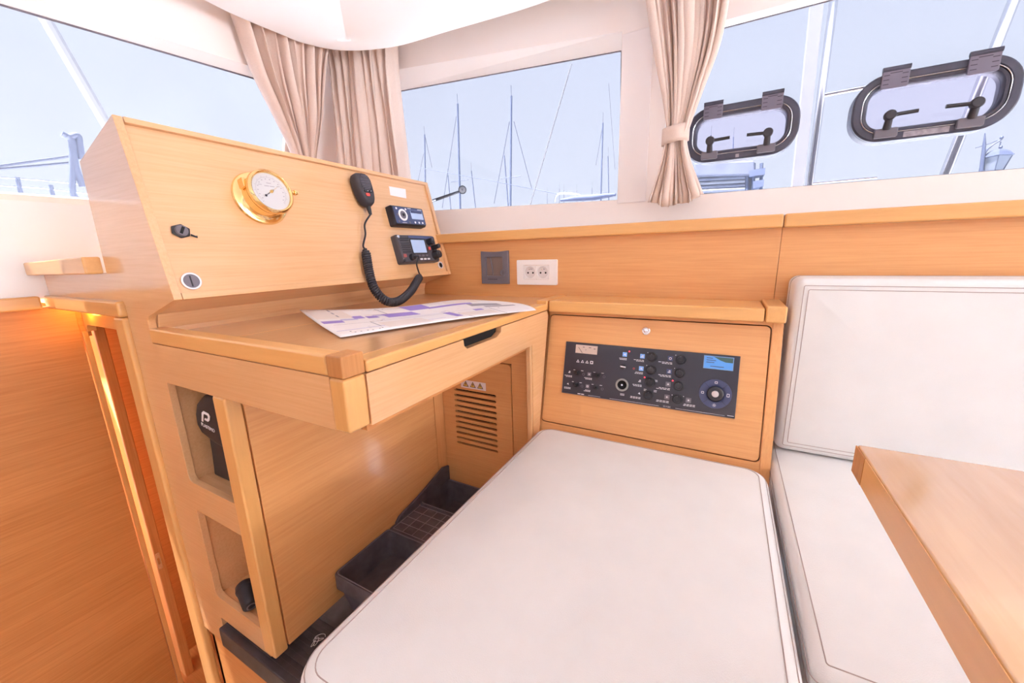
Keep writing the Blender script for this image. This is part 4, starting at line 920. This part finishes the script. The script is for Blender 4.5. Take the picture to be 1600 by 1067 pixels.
tied = curtain('curtain', [cr(u, v) for u, v in ((1003, -70), (1012, 0), (1024, 80), (1036, 150), (1042, 200), (1039, 222), (1032, 255), (1021, 290), (1012, 316))],
        [cr(u, v) for u, v in ((1146, -70), (1139, 0), (1124, 70), (1098, 140), (1078, 195), (1072, 218), (1078, 250), (1089, 280), (1099, 304))],
        'beige curtain drawn in by a cloth tie beside the small porthole', nfold=10, amp=.042, depth=(0, 1, 0), seed=12, gather=lambda v: .75+.5*abs(v-.62), hem=.022)
c0_, c1_ = cr(1038, 212), cr(1073, 210); hh = .0245
b = MB(); ring_ = []
for k in range(24):
    a = 2*math.pi*k/24; ring_.append((math.cos(a), math.sin(a)))
mid_ = (c0_+c1_)/2; rx = (c1_-c0_).length/2+.006
b.addw([mid_+Vector((rx*ca, .024*sa, z+.004*ca)) for z in (-hh, -hh*.5, 0, hh*.5, hh) for ca, sa in ring_], [(j*24+i, j*24+(i+1) % 24, (j+1)*24+(i+1) % 24, (j+1)*24+i) for j in range(4) for i in range(24)])
b.build('tie_band', CURT, tied, smooth=60, thick=.003)

# ================================================================== OUTSIDE: harbour seen over the sills
tag(MB().box(-300, 300, -300, 300, -4.2, -4.0).build('ground', SEA), kind='structure')
dk = thing('deck', (0, 0, -.35), kind='structure')  # unseen white decks, added to bounce sunlight up into the cabin
DECKW = M('white_deck', (.85, .84, .82), .6, noise=.04, nscale=3)
MB().box(-6.5, -2.12, -4, 3.2, -.40, -.30).build('foredeck', DECKW, dk)
MB().box(-1.98, 6.5, 1.62, 3.2, -.40, -.30).build('side_deck', DECKW, dk)
MB().box(3.45, 7.5, -2.6, 1.6, -1.15, -1.05).build('cockpit_sole', DECKW, dk)
MB().box(-1.9, 6.5, -4, -2.66, -.40, -.30).build('walkway', DECKW, dk)
def far(u, v, Y): return at(u, v, 'Y', Y)
def down(a, b, z=-.30): return [a, a+(b-a)*((z-a.z)/(b.z-a.z))]         # a line carried on down to the deck
def mast(px, top, base, Y, r, label, stays=(), spread=0, boom=None):
    a, c = far(px[0], top, Y), far(px[1], base, Y); c = a+(c-a)*((a.z+3.6)/(a.z-c.z)) if a.z > c.z else c
    t = thing('sailboat_mast', c, label, 'mast', 'masts in the harbour')
    MB().tube([c, a], [r, r*.8], 8, world=True).build('pole', MASTM, t, smooth=60)
    MB().tube([a, a+Vector((0, 0, .55))], r*.22, 5, world=True).build('aerial', WIRE, t)
    for (u0, v0, u1, v1) in stays: MB().tube([far(u0, v0, Y+.05), far(u1, v1, Y+.05)], r*.28, 5, world=True).build('stay', WIRE, t)
    if spread:
        m_ = a.lerp(c, .35); MB().tube([m_-Vector((spread, 0, 0)), m_+Vector((spread, 0, 0))], r*.3, 5, world=True).build('spreader', WIRE, t)
    return t
mast((663.5, 664.5), 210, 282, 24, .060, 'leftmost distant mast, right of the middle curtain', [(662, 240, 653, 284), (664, 212, 675, 262)], .5)
mast((715, 719), 162, 320, 22, .075, 'tall distant mast with a dark forestay, second from the curtain', [(713, 182, 691, 325)], .7)
mast((799, 797.5), 150, 320, 22, .075, 'tallest distant mast in the centre of the middle window', [(796, 190, 772, 318), (803, 190, 831, 295)], .7)
mast((736.5, 743), 267, 325, 26, .045, 'short distant mast between the two tall masts')
mast((788, 794), 243, 322, 26, .055, 'shorter distant mast leaning close to the tallest mast')
mast((942, 939), 192, 302, 24, .055, 'thin distant mast near the right edge of the middle window', [(941, 200, 931, 258)], .4)
mast((950, 951), 244, 303, 26, .042, 'short distant mast right of the thin mast', [(951, 130, 961, 265)])
mast((700, 704), 274, 322, 30, .05, 'low distant mast just right of the reading lamp head')
for i, (u, v) in enumerate(((855, 302), (874, 295), (881, 297), (925, 294), (901, 298))):
    mast((u, u), v, 312, 34, .03, 'tiny far mast tip above the right part of the sill, %s of five' % ('leftmost', 'second', 'third', 'rightmost', 'fourth')[i])
mast((1111, 1111), 211, 250, 30, .04, 'tiny mast tip seen through the smaller porthole, left one')
mast((1146, 1145), 214, 250, 30, .04, 'tiny mast tip seen through the smaller porthole, right one')
tag(MB().tube(down(far(893, 100, 3.1), far(824, 335, 3.1)), .0055, 8, world=True).build('shroud', M('grey_cordage', (.14, .14, .155), .7)), 'pale diagonal shroud crossing the middle window', 'shroud')
tag(MB().tube([far(655, 262, 24), far(760, 281, 20), far(872, 303, 16)], .016, 6, world=True).build('mooring_wire', WIRE), 'thin wire slanting down across the middle window', 'wire')
# moored boat stern with rail and boom cover
bo = thing('moored_boat', far(915, 340, 16), 'moored boat with steel stern rail at the lower right of the middle window', 'boat')
gb = lambda u, v: far(u, v, 16)
MB().tube(smooth_path([gb(866, 330), gb(867, 312), gb(871, 304), gb(882, 302), gb(903, 304), gb(910, 309), gb(911, 330)], 5), .035, 8, world=True).build('stern_rail', STEEL, bo, smooth=60)
MB().tube([gb(876, 313), gb(900, 310), gb(930, 308), gb(962, 304)], [.05, .11, .12, .06], 10, world=True).build('boom_cover', COVER, bo, smooth=60)
hb = gb(915, 345)
MB(Frame((hb.x, 16, -4.0), (1, 0, 0), (0, 0, 1))).prism([(-2.6, 0), (2.4, 0), (2.8, hb.z+4.0), (-2.8, hb.z+4.0-.1)], -1.6, 1.6).build('hull', HULL, bo, bevel=.2)
# left window: forestay, pulpit, stanchions
gx = lambda u, v, X: at(u, v, 'X', X)
tag(MB().tube(down(gx(48, -10, -4.5), gx(172, 205, -4.5)), .038, 10, world=True).build('furled_forestay', ROPE), 'thick white furled stay slanting across the left window', 'stay')
tag(MB().tube(down(gx(70, 15, -5.5), gx(142, 140, -5.5)), .006, 6, world=True).build('halyard', WIRE), 'thin dark halyard beside the white furled stay', 'halyard')
pu = thing('bow_davit', gx(130, 330, -4.0), 'dark bent tube davit outside the left window beside the console', 'davit')
MB().tube(smooth_path([gx(105, 213, -4), gx(113, 222, -4), gx(118, 260, -4), gx(130, 292, -4)], 5), [.024]+[.020]*15, 10, world=True).build('inner_tube', MASTM, pu, smooth=60)
MB().tube(smooth_path([gx(96, 209, -4), gx(108, 214, -4), gx(121, 212, -4), gx(124, 226, -4), gx(128, 250, -4)], 6), .020, 10, world=True).build('hook_tube', MASTM, pu, smooth=60)
MB().tube(smooth_path([gx(113, 225, -4), gx(113.5, 260, -4), gx(113, 295, -4), gx(119, 310, -4), gx(138, 315, -4), gx(150, 330, -4), Vector((gx(152, 340, -4).x, gx(152, 340, -4).y, -.30))], 6), .018, 10, world=True).build('outer_tube', MASTM, pu, smooth=60)
ll = thing('lifeline_rail', gx(60, 330, -5), 'thin lifelines on short stanchions low in the left window', 'rail')
for (u0, v0, u1, v1) in ((27, 277, 36, 318), (79, 289, 86, 320), (12, 300, 17, 320)): MB().tube([gx(u0, v0, -5), gx(u1, v1, -5)], .014, 8, world=True).build('stanchion', MASTM, ll, smooth=60)
for pts_ in (((-30, 275), (60, 281), (150, 290)), ((-30, 288), (60, 293), (150, 304))): MB().tube([gx(u, v, -5) for u, v in pts_], .006, 6, world=True).build('lifeline', STEEL, ll)
for i, pts_ in enumerate((((-20, 262), (60, 251), (112, 244)), ((-20, 266), (60, 259), (112, 254)))):
    tag(MB().tube([gx(u, v, -4.4) for u, v in pts_], .009, 6, world=True).build('mooring_line', WIRE), ('upper' if i == 0 else 'lower')+' dark line running from the left frame edge to the davit', 'rope')
# along the side window: quay building under sheeting, street lantern
qb = thing('quay_building', far(1150, 330, 14), 'grey sheeted quayside building below the smaller porthole', 'building')
gq = lambda u, v: far(u, v, 14)
pa, pb, pc_, pd = gq(1085, 256), gq(1178, 252), gq(1180, 275), gq(1086, 277)
F14 = Frame((0, 14, 0), (1, 0, 0), (0, 0, 1)); l2 = lambda p: (p.x, p.z)
MB(F14).prism([(gq(1078, 330).x, -4.0), (gq(1172, 330).x, -4.0), l2(pc_), l2(pd)], -2, -.1).build('wall', STONE, qb)
MB(F14).prism([l2(pd), l2(pc_), l2(pb), l2(pa)], -2.2, .15).build('sheeting', TARP, qb, bevel=.05)
for k in range(4):
    u0, v0, v1 = 1092, 281+k*6, 277+k*6
    MB().tube([gq(u0, v0), gq(1164, v1)], .055, 8, world=True).build('pipe', HULL if k % 2 else TARP, qb, smooth=60)
for u0 in (1168, 1178, 1190): MB().tube([gq(u0, 255), gq(u0-2, 330)], .045, 8, world=True).build('post', MASTM, qb)
MB(F14).prism([l2(gq(1170, 268)), l2(gq(1195, 264)), l2(gq(1194, 274)), l2(gq(1170, 278))], -.3, .2).build('awning', COVER, qb)
MB(F14).prism([l2(gq(1176, 285)), l2(gq(1193, 282)), l2(gq(1192, 292)), l2(gq(1176, 296))], -.3, .2).build('awning', COVER, qb)
ln = thing('street_lantern', far(1535, 330, 9), 'ornate iron street lantern on a bracket at the right edge', 'lamp')
gl = lambda u, v: far(u, v, 9)
MB().tube([Vector((gl(1532, 330).x, 9, -4.0)), gl(1534, 262), gl(1538, 225), gl(1539, 208)], [.032, .026, .020, .006], 10, world=True).build('post', LAMPI, ln, smooth=60)
MB().tube(smooth_path([gl(1533, 254), gl(1541, 236), gl(1553, 225), gl(1563, 219), gl(1567, 213)], 6), .012, 8, world=True).build('bracket', LAMPI, ln, smooth=60)
MB().tube([gl(1524, 231), gl(1538, 227), gl(1560, 219)], .007, 8, world=True).build('cross_bar', LAMPI, ln)
for p_ in ((1565, 215), (1563.5, 230)): MB(Frame(gl(*p_), (1, 0, 0), (0, 1, 0))).lathe([(.002, -.03), (.018, -.015), (.022, 0), (.018, .015), (.002, .03)], 12).build('finial', LAMPI, ln, smooth=60)
lc = gl(1558.5, 244); fl4 = Frame((lc.x, lc.y, lc.z), (math.cos(.5), math.sin(.5), 0), (-math.sin(.5), math.cos(.5), 0))
pxm = 9*1.15/606
def sqr(r_, z): return [(r_*math.cos(math.pi/2*k+.78), r_*math.sin(math.pi/2*k+.78), z) for k in range(4)]
MB(fl4).loft([sqr(.150, -.01), sqr(.165, .0), sqr(.115, .055), sqr(.07, .085), sqr(.03, .10)]).build('hood', LAMPI, ln)
MB(fl4).tube([(0, 0, .09), (0, 0, .20)], .008, 8).build('hanger', LAMPI, ln)
MB(fl4).loft([sqr(.140, -.01), sqr(.085, -.20)]).build('glass_body', LAMPG, ln)
for k in range(4):
    a = math.pi/2*k+.78; MB(fl4).tube([(.143*math.cos(a), .143*math.sin(a), -.005), (.088*math.cos(a), .088*math.sin(a), -.205)], .0065, 6).build('edge_bar', LAMPI, ln)
MB(fl4).loft([sqr(.09, -.20), sqr(.09, -.22), sqr(.03, -.25)]).build('base', LAMPI, ln)
